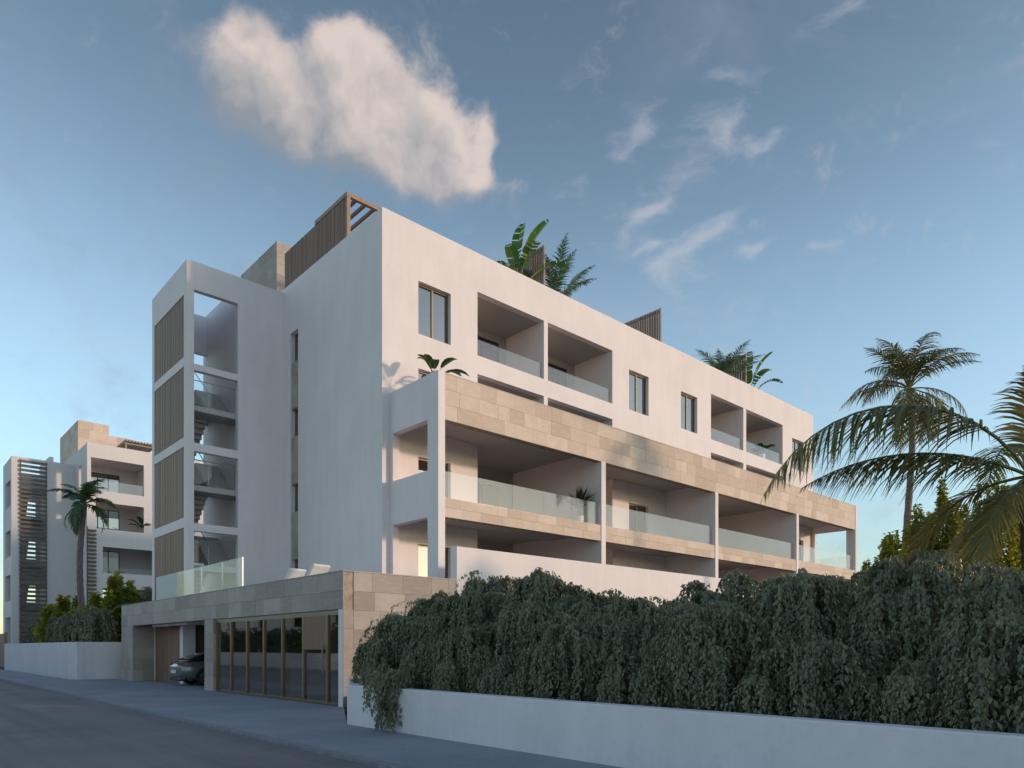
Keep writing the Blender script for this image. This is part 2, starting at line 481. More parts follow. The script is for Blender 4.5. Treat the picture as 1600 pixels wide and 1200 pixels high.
class MB:
    """mesh collector in world coordinates"""
    def __init__(self):
        self.v = []
        self.f = []

    def box(self, x0, x1, y0, y1, z0, z1):
        i = len(self.v)
        self.v += [(x0, y0, z0), (x1, y0, z0), (x1, y1, z0), (x0, y1, z0), (x0, y0, z1), (x1, y0, z1), (x1, y1, z1), (x0, y1, z1)]
        self.f += [tuple(i + k for k in q) for q in ((0, 3, 2, 1), (4, 5, 6, 7), (0, 1, 5, 4), (1, 2, 6, 5), (2, 3, 7, 6), (3, 0, 4, 7))]
        return self

    def wall(self, axis, u0, u1, z0, z1, p0, p1, holes=()):
        """upright slab with rectangular holes; axis 'x' runs along X (thickness in Y), 'y' runs along Y"""
        us = sorted({u0, u1, *[q for h in holes for q in h[:2]]})
        zs = sorted({z0, z1, *[q for h in holes for q in h[2:]]})
        us = [q for q in us if u0 - 1e-6 <= q <= u1 + 1e-6]
        zs = [q for q in zs if z0 - 1e-6 <= q <= z1 + 1e-6]
        nu, nz = len(us) - 1, len(zs) - 1

        def solid(i, j):
            if not (0 <= i < nu and 0 <= j < nz): return False
            cu, cz = (us[i] + us[i + 1]) / 2, (zs[j] + zs[j + 1]) / 2
            return not any(h[0] < cu < h[1] and h[2] < cz < h[3] for h in holes)

        idx = {}

        def vid(i, j, k):
            key = (i, j, k)
            if key not in idx:
                idx[key] = len(self.v)
                p = p1 if k else p0
                self.v.append((us[i], p, zs[j]) if axis == 'x' else (p, us[i], zs[j]))
            return idx[key]
        fl = axis != 'x'

        def face(*q):
            self.f.append(tuple(reversed(q)) if fl else tuple(q))
        for i in range(nu):
            for j in range(nz):
                if not solid(i, j): continue
                face(vid(i, j, 0), vid(i + 1, j, 0), vid(i + 1, j + 1, 0), vid(i, j + 1, 0))
                face(vid(i + 1, j, 1), vid(i, j, 1), vid(i, j + 1, 1), vid(i + 1, j + 1, 1))
                if not solid(i - 1, j): face(vid(i, j, 1), vid(i, j, 0), vid(i, j + 1, 0), vid(i, j + 1, 1))
                if not solid(i + 1, j): face(vid(i + 1, j, 0), vid(i + 1, j, 1), vid(i + 1, j + 1, 1), vid(i + 1, j + 1, 0))
                if not solid(i, j - 1): face(vid(i, j, 1), vid(i + 1, j, 1), vid(i + 1, j, 0), vid(i, j, 0))
                if not solid(i, j + 1): face(vid(i, j + 1, 0), vid(i + 1, j + 1, 0), vid(i + 1, j + 1, 1), vid(i, j + 1, 1))
        return self

    def tube(self, pts, radii, seg=8, cap=True):
        pts = [Vector(p) for p in pts]
        i0 = len(self.v)
        up = Vector((0.13, 0.29, 0.95))
        for k, p in enumerate(pts):
            t = (pts[min(k + 1, len(pts) - 1)] - pts[max(k - 1, 0)]).normalized()
            a = t.cross(up)
            if a.length < 0.05: a = t.cross(Vector((1, 0, 0)))
            a.normalize()
            b = t.cross(a)
            r = radii[k] if hasattr(radii, '__len__') else radii
            for s in range(seg):
                w = 2 * math.pi * s / seg
                self.v.append(tuple(p + (a * math.cos(w) + b * math.sin(w)) * r))
        for k in range(len(pts) - 1):
            for s in range(seg):
                s2 = (s + 1) % seg
                self.f.append((i0 + k * seg + s, i0 + k * seg + s2, i0 + (k + 1) * seg + s2, i0 + (k + 1) * seg + s))
        if cap:
            self.f.append(tuple(i0 + s for s in reversed(range(seg))))
            n = i0 + (len(pts) - 1) * seg
            self.f.append(tuple(n + s for s in range(seg)))
        return self

    def lathe(self, cx, cy, prof, seg=16):
        i0 = len(self.v)
        for r, z in prof:
            for s in range(seg):
                w = 2 * math.pi * s / seg
                self.v.append((cx + r * math.cos(w), cy + r * math.sin(w), z))
        for k in range(len(prof) - 1):
            for s in range(seg):
                s2 = (s + 1) % seg
                self.f.append((i0 + k * seg + s, i0 + k * seg + s2, i0 + (k + 1) * seg + s2, i0 + (k + 1) * seg + s))
        self.f.append(tuple(i0 + s for s in reversed(range(seg))))
        n = i0 + (len(prof) - 1) * seg
        self.f.append(tuple(n + s for s in range(seg)))
        return self

    def poly(self, pts, faces):
        i = len(self.v)
        self.v += [tuple(p) for p in pts]
        self.f += [tuple(i + k for k in f) for f in faces]
        return self

    def build(self, name, mat, parent=None, smooth=False, bevel=0.0):
        b = base_of(parent) if parent is not None else Vector((0, 0, 0))
        me = bpy.data.meshes.new(name)
        me.from_pydata([(x - b.x, y - b.y, z - b.z) for x, y, z in self.v], [], self.f)
        if smooth:
            me.polygons.foreach_set('use_smooth', [True] * len(me.polygons))
        me.update()
        o = link(name, me, mat, parent)
        if bevel:
            md = o.modifiers.new('bevel', 'BEVEL')
            md.width = bevel
            md.segments = 2
            md.limit_method = 'ANGLE'
            md.angle_limit = R(40)
        return o


def bx(name, mat, parent, *q, bevel=0.0):
    return MB().box(*q).build(name, mat, parent, bevel=bevel)


UNIT = {}


def piece(name, mat, parent, x0, x1, y0, y1, z0, z1):
    """a box piece sharing one unit mesh per material"""
    if mat not in UNIT:
        me = bpy.data.meshes.new('unit_' + mat)
        mb = MB().box(-.5, .5, -.5, .5, -.5, .5)
        me.from_pydata(mb.v, [], mb.f)
        me.materials.append(MATS[mat])
        UNIT[mat] = me
    b = base_of(parent)
    o = link(name, UNIT[mat], None, parent, ((x0 + x1) / 2 - b.x, (y0 + y1) / 2 - b.y, (z0 + z1) / 2 - b.z))
    o.scale = (abs(x1 - x0), abs(y1 - y0), abs(z1 - z0))
    return o


def tiles(parent, mat, axis, u0, u1, z0, z1, p, out, row_h, tw, seed, thick=0.025):
    """cladding tiles, each its own piece; out = -1/+1 side of the plane they stand proud to"""
    r = random.Random(seed)
    rows = max(1, round((z1 - z0) / row_h))
    rh = (z1 - z0) / rows
    J = 0.006
    for k in range(rows):
        u = u0
        first = True
        while u < u1 - 1e-4:
            w = tw * r.choice((0.62, 0.8, 1.0, 1.0, 1.2, 1.35))
            if first:
                w *= r.uniform(0.45, 1.0)
                first = False
            e = min(u + w, u1)
            if u1 - e < tw * 0.3: e = u1
            t = thick + r.uniform(-.003, .003)
            a, b = (p - t, p) if out < 0 else (p, p + t)
            za, zb = z0 + k * rh + J / 2, z0 + (k + 1) * rh - J / 2
            if axis == 'x':
                piece('stone_tile', mat, parent, u + J / 2, e - J / 2, a, b, za, zb)
            else:
                piece('stone_tile', mat, parent, a, b, u + J / 2, e - J / 2, za, zb)
            u = e


# ------------------------------------------------------------------ ground, road, pavement
prop(bx('ground', 'earth', None, -900, 1500, -900, 1500, -2.0, -0.16), kind='structure')
prop(bx('road', 'asphalt', None, -3.2, 4.985, -120, 400, -0.155, -0.06), kind='structure')
mb = MB().box(5.115, 9.02, 16.15, 39.0, -0.15, 0.0).box(9.02, 16.0, 26.2, 36.6, -0.15, -0.001).box(5.115, 7.3, 38.99, 400, -0.15, 0.0).box(5.115, 7.05, -120, 16.151, -0.15, 0.0)
mb.poly([(7.05, 12.5, 0), (9.02, 16.15, 0), (7.05, 16.15, 0)], [(0, 1, 2)])
prop(mb.build('pavement', 'pavement'), kind='structure')
prop(bx('opposite_pavement', 'pavement', None, -5.4, -3.2, -120, 400, -0.15, 0.0), kind='structure')
kb = prop(bx('kerb', 'kerb_stone', None, 4.985, 5.115, -120, 400, -0.15, 0.004, bevel=0.012), kind='structure')
gg = [(7.15, -60), (70, -60), (70, 16.1), (9.1, 16.1), (9.1, 15.7), (7.4, 12.35), (7.15, 12.2)]
gm = MB().poly([(x, y, -.15) for x, y in gg] + [(x, y, .28) for x, y in gg], [tuple(range(7, 14))] + [(i, (i + 1) % 7, 7 + (i + 1) % 7, 7 + i) for i in range(7)])
prop(gm.build('garden_ground', 'lawn'), kind='structure')
prop(bx('far_garden_ground', 'lawn', None, 7.6, 60, 38.55, 110, -0.15, 0.9), kind='structure')

# ------------------------------------------------------------------ main apartment building
XM, YM, YB, XB, XE = 13.27, 21.13, 18.35, 13.58, 46.05
TOP = 16.68
LV = [3.2, 6.33, 9.5, 12.62]           # floor levels
bld = thing('apartment_building', (XM, YM, 0), 'large white plastered apartment building with stone balcony bands and open stair tower', 'building')
ZONES = [(17.53, 25.6), (33.86, 41.88)]
PARTY = [21.5, 29.83, 37.75]
WIN = [(14.78, 16.24), (26.82, 28.34), (31.06, 32.55), (43.13, 44.65)]
holes = []
for k, z in enumerate(LV):
    top = 12.03 if k == 2 else (15.19 if k == 3 else z + 2.75)
    for a, b in ((17.53, 21.14), (21.37, 25.6), (33.86, 37.23), (37.54, 41.88)):
        if k < 2:
            continue
        holes.append((a, b, z + (.12 if k == 3 else 0), top))
    if k < 2:
        for a, b in ZONES:
            holes.append((a, b, z, z + (2.97 if k == 1 else 2.95)))
    for a, b in WIN:
        holes.append((a, b, z + (.14 if k >= 2 else .02), (14.66, 11.52, 8.36, 5.22)[3 - k]))
MB().wall('x', XM, XE, 0, TOP, YM, YM + .3, holes).build('front_wall', 'white_plaster', bld)
slot = [(27.5, 28.2, 2.9, 14.6)]
MB().wall('y', YM + .3, 34.3, 0, TOP, XM, XM + .3, slot).build('street_wall', 'white_plaster', bld)
MB().wall('y', YM + .3, 34.3, 0, TOP, XE - .3, XE).build('end_wall', 'white_plaster', bld)
MB().wall('x', XM, XE, 0, TOP, 34.3, 34.6).build('rear_wall', 'white_plaster', bld)
# slabs (inside the shell)
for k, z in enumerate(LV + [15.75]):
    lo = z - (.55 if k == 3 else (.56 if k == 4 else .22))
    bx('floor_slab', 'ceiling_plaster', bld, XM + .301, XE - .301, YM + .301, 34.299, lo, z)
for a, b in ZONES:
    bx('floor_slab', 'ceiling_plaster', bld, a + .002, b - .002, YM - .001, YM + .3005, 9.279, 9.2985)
# recess walls behind the loggias
for k, z in enumerate(LV):
    zt = (LV + [15.75])[k + 1] - (.55 if k + 1 == 3 else (.56 if k + 1 == 4 else .22))
    for a, b in ZONES:
        doors = [(a + .5, a + 3.2, z, z + 2.25), (b - 3.2, b - .5, z, z + 2.25)]
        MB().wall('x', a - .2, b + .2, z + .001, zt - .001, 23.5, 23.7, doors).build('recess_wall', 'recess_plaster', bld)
        for x0, x1 in ((a - .2, a - .002), (b + .002, b + .2)):
            bx('recess_wall', 'white_plaster', bld, x0, x1, YM + .301, 23.499, z + .001, zt - .001)
        mid = [p for p in PARTY if a < p < b][0]
        if k >= 2:
            bx('party_wall', 'white_plaster', bld, (21.14 if a < 20 else 37.23) + .01, (21.37 if a < 20 else 37.54) - .01, YM + .301, 23.499, z + .001, zt - .001)
        else:
            bx('party_wall', 'white_plaster', bld, (21.53 if a < 20 else 37.9) + .005, (21.79 if a < 20 else 38.16) - .005, YM - .001, 23.499, z + .001, zt - .001)


def window(parent, x0, x1, z0, z1, y, n=2, curtain=None, glassm='window_glass', fr='bronze_frame', name='window'):
    fw = .055
    m = MB().box(x0, x1, y, y + .07, z0, z0 + fw).box(x0, x1, y, y + .07, z1 - fw, z1)
    m.box(x0, x0 + fw, y, y + .07, z0 + fw, z1 - fw).box(x1 - fw, x1, y, y + .07, z0 + fw, z1 - fw)
    xs = [x0 + fw + (x1 - x0 - 2 * fw) * i / n for i in range(n + 1)]
    for i in range(1, n):
        m.box(xs[i] - .035, xs[i] + .035, y - .015, y + .055, z0 + fw, z1 - fw)
    f = m.build(name, fr, parent)
    for i in range(n):
        a = xs[i] + (.035 if i else 0)
        b = xs[i + 1] - (.035 if i < n - 1 else 0)
        bx('pane', glassm, f, a, b, y + .025, y + .037, z0 + fw, z1 - fw)
    if curtain:
        for a, b in curtain:
            cm = MB()
            nn = 18
            pts = []
            for i in range(nn + 1):
                t = i / nn
                pts.append((x0 + (x1 - x0) * (a + (b - a) * t), y + .22 + .03 * math.sin(t * 40), z0 + .03))
            top = [(p[0], p[1], z1 + .1) for p in pts]
            cm.poly(pts + top, [(i, i + 1, nn + 2 + i, nn + 1 + i) for i in range(nn)])
            cm.build('curtain', 'curtain_cloth', f)
    return f


for k, z in enumerate(LV):
    for i, (a, b) in enumerate(WIN):
        if k == 0 and i > 0: continue
        cur = {0: None, 1: [(.0, .45), (.5, .8)], 2: [(.0, .4)], 3: [(.5, 1)]}[i]
        window(bld, a + .002, b - .002, z + (.142 if k >= 2 else .022), (14.658, 11.518, 8.358, 5.218)[3 - k], YM + .17, 2, cur)
    for a, b in ZONES:
        for x0, x1 in ((a + .5, a + 3.2), (b - 3.2, b - .5)):
            if k == 0: continue
            window(bld, x0 + .002, x1 - .002, z + .003, z + 2.248, 23.56, 3, None, fr='dark_frame', name='sliding_door')

# narrow slot windows in the street wall, stone infill between them
for i, (za, zb) in enumerate(((13.36, 14.6), (10.25, 11.42), (7.13, 8.28), (4.02, 5.16))):
    f = MB().wall('y', 27.502, 28.198, za + .002, zb - .002, XM + .2, XM + .26, [(27.55, 28.15, za + .05, zb - .05)]).build('slot_window', 'bronze_frame', bld)
    bx('pane', 'window_glass', f, XM + .225, XM + .235, 27.55, 28.15, za + .05, zb - .05)
    lo = (11.42, 8.28, 5.16, 2.92)[i]
    s = bx('slot_infill', 'joint_mortar', bld, XM + .06, XM + .28, 27.502, 28.198, lo + .002, za - .002)
    tiles(s, 'grey_limestone', 'y', 27.505, 28.195, lo + .004, za - .004, XM + .06, -1, .5, .69, 40 + i, .02)

# parapet coping, drip shadow line
MB().box(XM + .3, XE - .3, YM + .301, YM + .5, 15.75, TOP - .05).build('parapet_backing', 'white_plaster', bld)

# ---- balcony block in front
ZB1, ZT1, ZB2, ZT2 = 8.83, 10.34, 5.70, 6.33
XBE = 46.0
sw = [(18.95, 20.93, 7.24, 8.89), (18.95, 20.93, 3.25, 5.73)]
MB().wall('y', YB + .3, YM - .002, 0, ZT1, XB, XB + .25, [(18.9, 20.93, 7.24, 8.89), (18.9, 20.93, 3.25, 5.73)]).build('balcony_side_wall', 'white_plaster', bld)
MB().wall('y', YB + .3, YM - .002, 0, ZT1, XBE - .25, XBE, [(18.9, 20.9, 6.35, 8.89), (18.9, 20.9, 3.25, 5.73)]).build('balcony_side_wall', 'white_plaster', bld)
bx('corner_pillar', 'white_plaster', bld, XB, XB + .27, YB - .03, YB + .298, 0, ZT1 + .012)
bx('corner_pillar', 'white_plaster', bld, XBE - .27, XBE, YB - .03, YB + .298, 0, ZT1 + .012)
for x0, x1 in ((21.53, 21.79), (29.74, 29.99), (37.9, 38.16)):
    MB().box(x0, x1, YB - .03, YB + .301, 3.201, ZB1 - .002).box(x0, x1, YB + .301, YM - .002, 3.201, 9.279).build('balcony_party_wall', 'white_plaster', bld)
    bx('terrace_party_wall', 'white_plaster', bld, x0, x1, YB + .3, YM - .002, LV[2] + .002, ZT1 + .6) if False else None
segs = [(XB + .272, 21.528), (21.792, 29.738), (29.992, 37.898), (38.162, XBE - .272)]
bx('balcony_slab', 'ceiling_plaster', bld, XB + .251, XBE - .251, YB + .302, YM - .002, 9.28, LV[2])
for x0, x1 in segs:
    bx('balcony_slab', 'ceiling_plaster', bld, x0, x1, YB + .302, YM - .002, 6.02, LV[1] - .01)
band = bx('stone_parapet_band', 'joint_mortar', bld, XB + .272, XBE - .272, YB + .025, YB + .30, ZB1, ZT1 - .03)
bx('coping', 'limestone', band, XB + .271, XBE - .271, YB - .01, YB + .32, ZT1 - .029, ZT1)
tiles(band, 'limestone', 'x', XB + .273, XBE - .273, ZB1 + .002, ZT1 - .031, YB + .025, -1, .5, .85, 3)
for i, (x0, x1) in enumerate(segs):
    b2 = bx('stone_floor_band', 'joint_mortar', bld, x0, x1, YB + .025, YB + .30, ZB2, ZT2)
    tiles(b2, 'limestone', 'x', x0 + .002, x1 - .002, ZB2 + .002, ZT2 - .002, YB + .025, -1, .32, .8, 11 + i)


def balustrade(parent, x0, x1, y, z0, z1, n, m='balustrade_glass'):
    f = bx('balustrade', 'steel', parent, x0, x1, y - .02, y + .03, z0, z0 + .025)
    w = (x1 - x0) / n
    for i in range(n):
        bx('glass_panel', m, f, x0 + i * w + .008, x0 + (i + 1) * w - .008, y - .004, y + .008, z0 + .026, z1)
    return f


for x0, x1 in segs:
    balustrade(bld, x0 + .01, x1 - .01, YB + .14, ZT2 + .002, 7.22, 5)
bal_end = bx('balustrade', 'steel', bld, XBE - .15, XBE - .10, 18.91, 20.89, 6.352, 6.38)
bx('glass_panel', 'balustrade_glass', bal_end, XBE - .13, XBE - .118, 18.92, 20.88, 6.381, 7.25)
for a, b in ((17.53, 21.14), (21.37, 25.6), (33.86, 37.23), (37.54, 41.88)):
    balustrade(bld, a + .01, b - .01, YM + .12, LV[3] + .122, 13.42, 3)
    balustrade(bld, a + .01, b - .01, YM + .12, LV[2] + .005, 10.4, 3)

# terrace at the foot of the balconies with its tall parapet
bx('terrace_wall', 'white_plaster', bld, 12.63, XE, 16.15, 16.45, 0, 4.41, bevel=.012)
bx('terrace_floor', 'terrace_tiles', bld, 12.95, XE, 16.452, YM - .003, 2.6, 3.2)

# ---- open stair tower
XT, YT0, YT1 = 9.35, 28.87, 33.3
TT = 16.56
tz = [(12.58, 15.47), (9.49, 12.33), (6.36, 9.17), (3.15, 6.06)]
MB().wall('x', XT, XM - .002, 2.4, TT, YT0, YT0 + .25, [(9.62, 11.34, a, b) for a, b in tz]).build('tower_front_wall', 'white_plaster', bld)
pz = [(12.86, 15.30), (9.72, 12.50), (6.58, 9.36), (3.3, 6.2)]
MB().wall('y', YT0 + .251, YT1, 2.4, TT, XT, XT + .25, [(29.22, 33.0, a, b) for a, b in pz]).build('tower_street_wall', 'white_plaster', bld)
MB().wall('x', XT + .251, 11.6, 2.4, 16.4, YT1 - .25, YT1, [(9.75, 11.598, a, b) for a, b in ((12.6, 14.7), (9.5, 11.55), (6.35, 8.4), (3.2, 5.3))]).build('tower_rear_wall', 'white_plaster', bld)
MB().wall('y', YT0 + .251, YT1 + .3, 2.4, TT - .02, 11.6, 11.85).build('lift_core_wall', 'white_plaster', bld)
bx('lift_core_roof', 'concrete', bld, 11.851, XM - .002, YT0 + .251, YT1, TT - .5, TT - .25)
MB().wall('x', 11.851, XM - .002, 2.4, TT - .02, YT1, YT1 + .3).build('lift_core_wall', 'white_plaster', bld)
for za, zb in pz:
    lp = MB().wall('y', 29.222, 32.998, za + .002, zb - .002, XT + .09, XT + .13, [(29.28, 32.94, za + .06, zb - .06)]).build('louvre_panel', 'slat_wood', bld)
    n = 26
    for i in range(n):
        y = 29.225 + 3.77 * (i + .5) / n
        d = .012 * ((i * 7) % 5) / 5
        piece('slat', 'slat_wood', lp, XT + .03 - d, XT + .088, y - .068, y + .068, za + .004, zb - .004)
for z in (3.2, 6.35, 9.49, 12.6):
    # floor landing at the rear, half landing at the front, two flights
    bx('landing', 'concrete', bld, XT + .252, 11.598, 32.0, YT1 - .252, z - .2, z - .02)
    if z > 12: continue
    zm = z + 1.56
    lf = bx('landing', 'concrete', bld, XT + .252, 11.598, YT0 + .252, 30.1, zm - .22, zm)
    for x0, x1, (ya, za), (yb, zb) in ((9.62, 10.55, (32.0, z - .02), (30.1, zm)), (10.65, 11.58, (30.1, zm), (32.0, z + 3.1))):
        st = MB()
        ns = 9
        dy, dz = (yb - ya) / ns, (zb - za) / ns
        for i in range(ns):
            y0, y1 = sorted((ya + dy * i, ya + dy * (i + 1)))
            top = za + dz * (i + 1)
            st.box(x0, x1, y0, y1 - .001, top - dz - .16, top)
        st.build('stair_flight', 'concrete', bld)
    rl = MB().tube([(9.63, YT0 + .32, zm + 1.0), (11.57, YT0 + .32, zm + 1.0)], .02, 6).tube([(10.6, 30.1, zm + .95), (10.6, 32.0, z + 3.1 + .9)], .018, 6).tube([(10.6, 30.1, zm), (10.6, 30.1, zm + .95)], .018, 6).build('hand_rail', 'steel', bld)
    bx('glass_panel', 'clear_glass', rl, 9.64, 11.56, YT0 + .314, YT0 + .326, zm + .05, zm + .98)

# ---- roof: stair house, street-side screen with pergola, dividing screens
rh = bx('roof_stair_house', 'joint_mortar', bld, 13.625, 17.2, 30.29, 34.25, 15.75, 19.48)
tiles(rh, 'grey_limestone', 'y', 30.265, 34.25, 16.6, 19.48, 13.625, -1, .5, .9, 21)
tiles(rh, 'grey_limestone', 'x', 13.6, 17.2, 16.6, 19.48, 30.29, -1, .5, .9, 22)
bx('roof_wall', 'white_plaster', bld, 13.66, 13.86, 25.7, 29.1, 15.752, 18.42)
scr = MB().box(13.42, 13.5, 23.82, 28.98, 16.78, 16.86).box(13.42, 13.5, 23.82, 28.98, 18.14, 18.24).build('roof_screen', 'slat_wood', bld)
n = 46
for i in range(n):
    y = 23.85 + 5.1 * (i + .5) / n
    piece('slat', 'slat_wood', scr, 13.36 - .01 * ((i * 5) % 3) / 3, 13.418, y - .044, y + .044, TOP + .01, 18.27)
pg = MB().box(13.34, 13.50, 23.66, 26.2, 18.285, 18.44).box(13.502, 17.5, 23.66, 23.80, 18.285, 18.44).box(13.502, 17.5, 26.06, 26.2, 18.285, 18.44).box(13.36, 13.5, 23.67, 23.81, TOP - .3, 18.284).box(17.38, 17.5, 23.67, 23.81, 15.752, 18.284).box(17.38, 17.5, 26.07, 26.19, 15.752, 18.284).build('pergola', 'light_wood', bld)
for i in range(9):
    x = 13.75 + i * .4
    piece('rafter', 'slat_wood', pg, x, x + .09, 23.801, 26.059, 18.29, 18.41)
for j, xs in enumerate((21.6, 29.95, 38.3)):
    s = MB().box(xs - .02, xs + .02, 21.66, 25.6, 18.5, 18.6).box(xs - .02, xs + .02, 21.66, 25.6, 16.2, 16.3).box(xs - .05, xs + .05, 21.56, 21.66, 15.752, 18.70).build('dividing_screen', 'light_wood', bld)
    for i in range(26):
        y = 21.70 + .15 * i
        piece('slat', 'slat_wood' if i % 4 else 'light_wood', s, xs - .055, xs - .021, y, y + .118, 15.76, 18.68)

# ------------------------------------------------------------------ podium (garage and shop wing)
PX, PT = 9.0, 3.46
pod = thing('podium_wing', (PX, 16.15, 0), 'low stone clad street wing with glazed shopfront and car bay', 'building')
bx('roof_slab', 'ceiling_plaster', pod, PX + .3, 12.6, 16.46, 36.5, 2.6, 3.1)
bx('roof_paving', 'terrace_tiles', pod, PX + .3, XM - .002, 16.46, 36.5, 3.104, 3.2)
fas = bx('fascia', 'joint_mortar', pod, PX + .025, PX + .298, 16.175, 36.77, 2.48, PT - .03)
tiles(fas, 'grey_limestone', 'y', 16.15, 36.77, 2.482, PT - .031, PX + .025, -1, .5, .9, 31)
bx('coping', 'grey_limestone', fas, PX - .008, PX + .31, 16.14, 36.78, PT - .029, PT)
sidew = bx('side_wall', 'joint_mortar', pod, PX + .301, 12.628, 16.175, 16.45, 0, PT - .03)
tiles(sidew, 'grey_limestone', 'x', PX + .30, 12.628, .002, PT - .031, 16.175, -1, .5, .95, 32)
bx('coping', 'grey_limestone', sidew, PX + .311, 12.628, 16.14, 16.46, PT - .029, PT)
p0 = bx('corner_pier', 'joint_mortar', pod, PX + .025, PX + .299, 16.175, 16.40, 0, 2.478)
tiles(p0, 'grey_limestone', 'x', PX, PX + .299, .002, 2.478, 16.175, -1, .5, .5, 35)
bx('pier_face', 'white_plaster', p0, PX + .004, PX + .024, 16.176, 16.40, 0, 2.478)
pil = bx('street_pier', 'joint_mortar', pod, PX + .025, PX + .7, 25.13, 25.95, 0, 2.478)
tiles(pil, 'grey_limestone', 'y', 25.13, 25.95, .002, 2.478, PX + .025, -1, .5, .82, 33)
tiles(pil, 'grey_limestone', 'x', PX, PX + .7, .002, 2.478, 25.13, -1, .5, .7, 37)
ew = bx('bay_end_wall', 'joint_mortar', pod, PX + .025, 13.2, 34.985, 36.77, 0, 2.478)
tiles(ew, 'grey_limestone', 'y', 34.96, 36.77, .002, 2.478, PX + .025, -1, .5, .9, 34)
tiles(ew, 'grey_limestone', 'x', PX, 9.95, .002, 2.478, 34.985, -1, .5, .9, 36)
bx('end_parapet', 'white_plaster', pod, PX + .3, XM, 36.5, 36.76, 2.482, PT - .04)
# bay: timber door, column, inner walls
dr = MB().box(9.95, 10.05, 31.45, 34.94, 2.40, 2.477).box(9.95, 10.05, 34.86, 34.94, 0, 2.40).build('timber_door', 'slat_wood', pod)
for i in range(24):
    y = 31.46 + 3.39 * i / 24
    piece('board', 'slat_wood', dr, 9.93 + .006 * (i % 2), 10.0, y, y + .132, .01, 2.398)
bx('door_jamb', 'white_plaster', pod, 9.9, 10.06, 34.941, 34.955, 0, 2.477)
bx('bay_column', 'white_plaster', pod, 9.9, 10.4, 31.05, 31.44, 0, 2.598)
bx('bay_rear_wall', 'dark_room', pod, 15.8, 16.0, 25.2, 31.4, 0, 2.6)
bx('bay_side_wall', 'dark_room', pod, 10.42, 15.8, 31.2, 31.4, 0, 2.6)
bx('bay_side_wall', 'ceiling_plaster', pod, PX + .702, 15.8, 25.3, 25.5, 0, 2.6)
bx('bay_ceiling', 'ceiling_plaster', pod, 12.6, 15.8, 25.5, 31.2, 2.6, 2.75)
bx('bay_beam', 'concrete', pod, 13.5, 13.7, 25.55, 31.15, 1.6, 1.78)
# shop interior
bx('shop_floor', 'terrace_tiles', pod, PX + .35, 12.6, 16.46, 25.1, -.15, .02)
bx('shop_rear_wall', 'white_plaster', pod, 12.4, 12.6, 16.46, 25.28, 0.021, 2.6)
sf = MB()
ZG = 2.42
sf.box(PX + .10, PX + .17, 16.405, 25.125, 0.0, .07).box(PX + .10, PX + .17, 16.405, 25.125, ZG - .07, ZG)
mull = [16.43, 17.17, 18.54, 19.88, 21.18, 22.46, 23.78, 25.09]
for i, y in enumerate(mull):
    w = .05 if i in (1, 2) else .035
    sf.box(PX + .085, PX + .175, y - w, y + w, .07, ZG - .07)
sfo = sf.build('shopfront', 'bronze_frame', pod)
for i in range(7):
    bx('pane', 'shop_glass', sfo, PX + .13, PX + .142, mull[i] + .03, mull[i + 1] - .03, .071, ZG - .071)
piece('door_handle', 'steel', sfo, PX + .03, PX + .06, 17.30, 17.33, .8, 1.6)
bx('shop_head', 'ceiling_plaster', pod, PX + .10, PX + .298, 16.401, 25.129, ZG + .002, 2.477)
bx('brown_panel', 'slat_wood', pod, PX + .09, PX + .125, 17.225, 18.485, 1.45, 2.345)  # brown board set before the upper part of one pane
bx('shop_counter', 'ceiling_plaster', pod, 10.6, 11.2, 18.6, 22.5, .021, 1.05, bevel=.02)
# roof terrace balustrade
rb = bx('balustrade', 'steel', pod, PX + .10, PX + .16, 22.85, 31.95, PT + .001, PT + .03)
ys = [22.85, 24.6, 26.6, 29.28, 31.95]
for i in range(4):
    bx('glass_panel', 'frosted_glass' if i == 3 else 'clear_glass', rb, PX + .124, PX + .138, ys[i] + .012, ys[i + 1] - .012, PT + .031, 4.43)
for y in (26.6, 24.6, 22.86):
    piece('post', 'steel', rb, PX + .11, PX + .15, y - .012, y + .012, PT + .031, 4.43)

# ------------------------------------------------------------------ garden walls
gw = MB()
path = [(7.05, -40)]
for i in range(7):
    t = i / 6
    a = R(180 - 62 * t)
    path.append((7.33 + .28 * math.cos(a), 12.42 + .28 * math.sin(a)))
path.append((9.0, 15.9))
path = [(7.05, -40), (7.05, 12.2)] + path[1:]
th = .24
inner = [(x + th, y) for x, y in path[:2]] + [(x + th * .9, y - th * .5) for x, y in path[2:]]
nP = len(path)
pts = [(x, y, -.14) for x, y in path] + [(x, y, .77) for x, y in path] + [(x, y, -.14) for x, y in inner] + [(x, y, .77) for x, y in inner]
fc = []
for i in range(nP - 1):
    fc += [(i + 1, i, nP + i, nP + i + 1), (2 * nP + i, 2 * nP + i + 1, 3 * nP + i + 1, 3 * nP + i), (nP + i + 1, nP + i, 3 * nP + i, 3 * nP + i + 1)]
fc += [(0, 2 * nP, 3 * nP, nP), (nP - 1, 2 * nP - 1, 4 * nP - 1, 3 * nP - 1)]
gw.poly(pts, fc)
o = gw.build('garden_wall', 'garden_wall_plaster', bevel=.015)
prop(o, 'long low white garden wall along the pavement under the trailing hedge', 'wall')
fwl = thing('garden_wall', (7.5, 38.4, 0), 'white garden wall at the left beyond the stone street wing', 'wall')
bx('street_face', 'garden_wall_plaster', fwl, 7.5, 7.8, 38.4, 61.0, -.14, 1.77, bevel=.015)
bx('return_face', 'garden_wall_plaster', fwl, 7.802, 13.0, 38.402, 38.7, -.14, 1.768, bevel=.015)
gate = thing('timber_gate', (7.6, 61, 0), 'brown timber gate at the far left end of the street wall', 'gate')
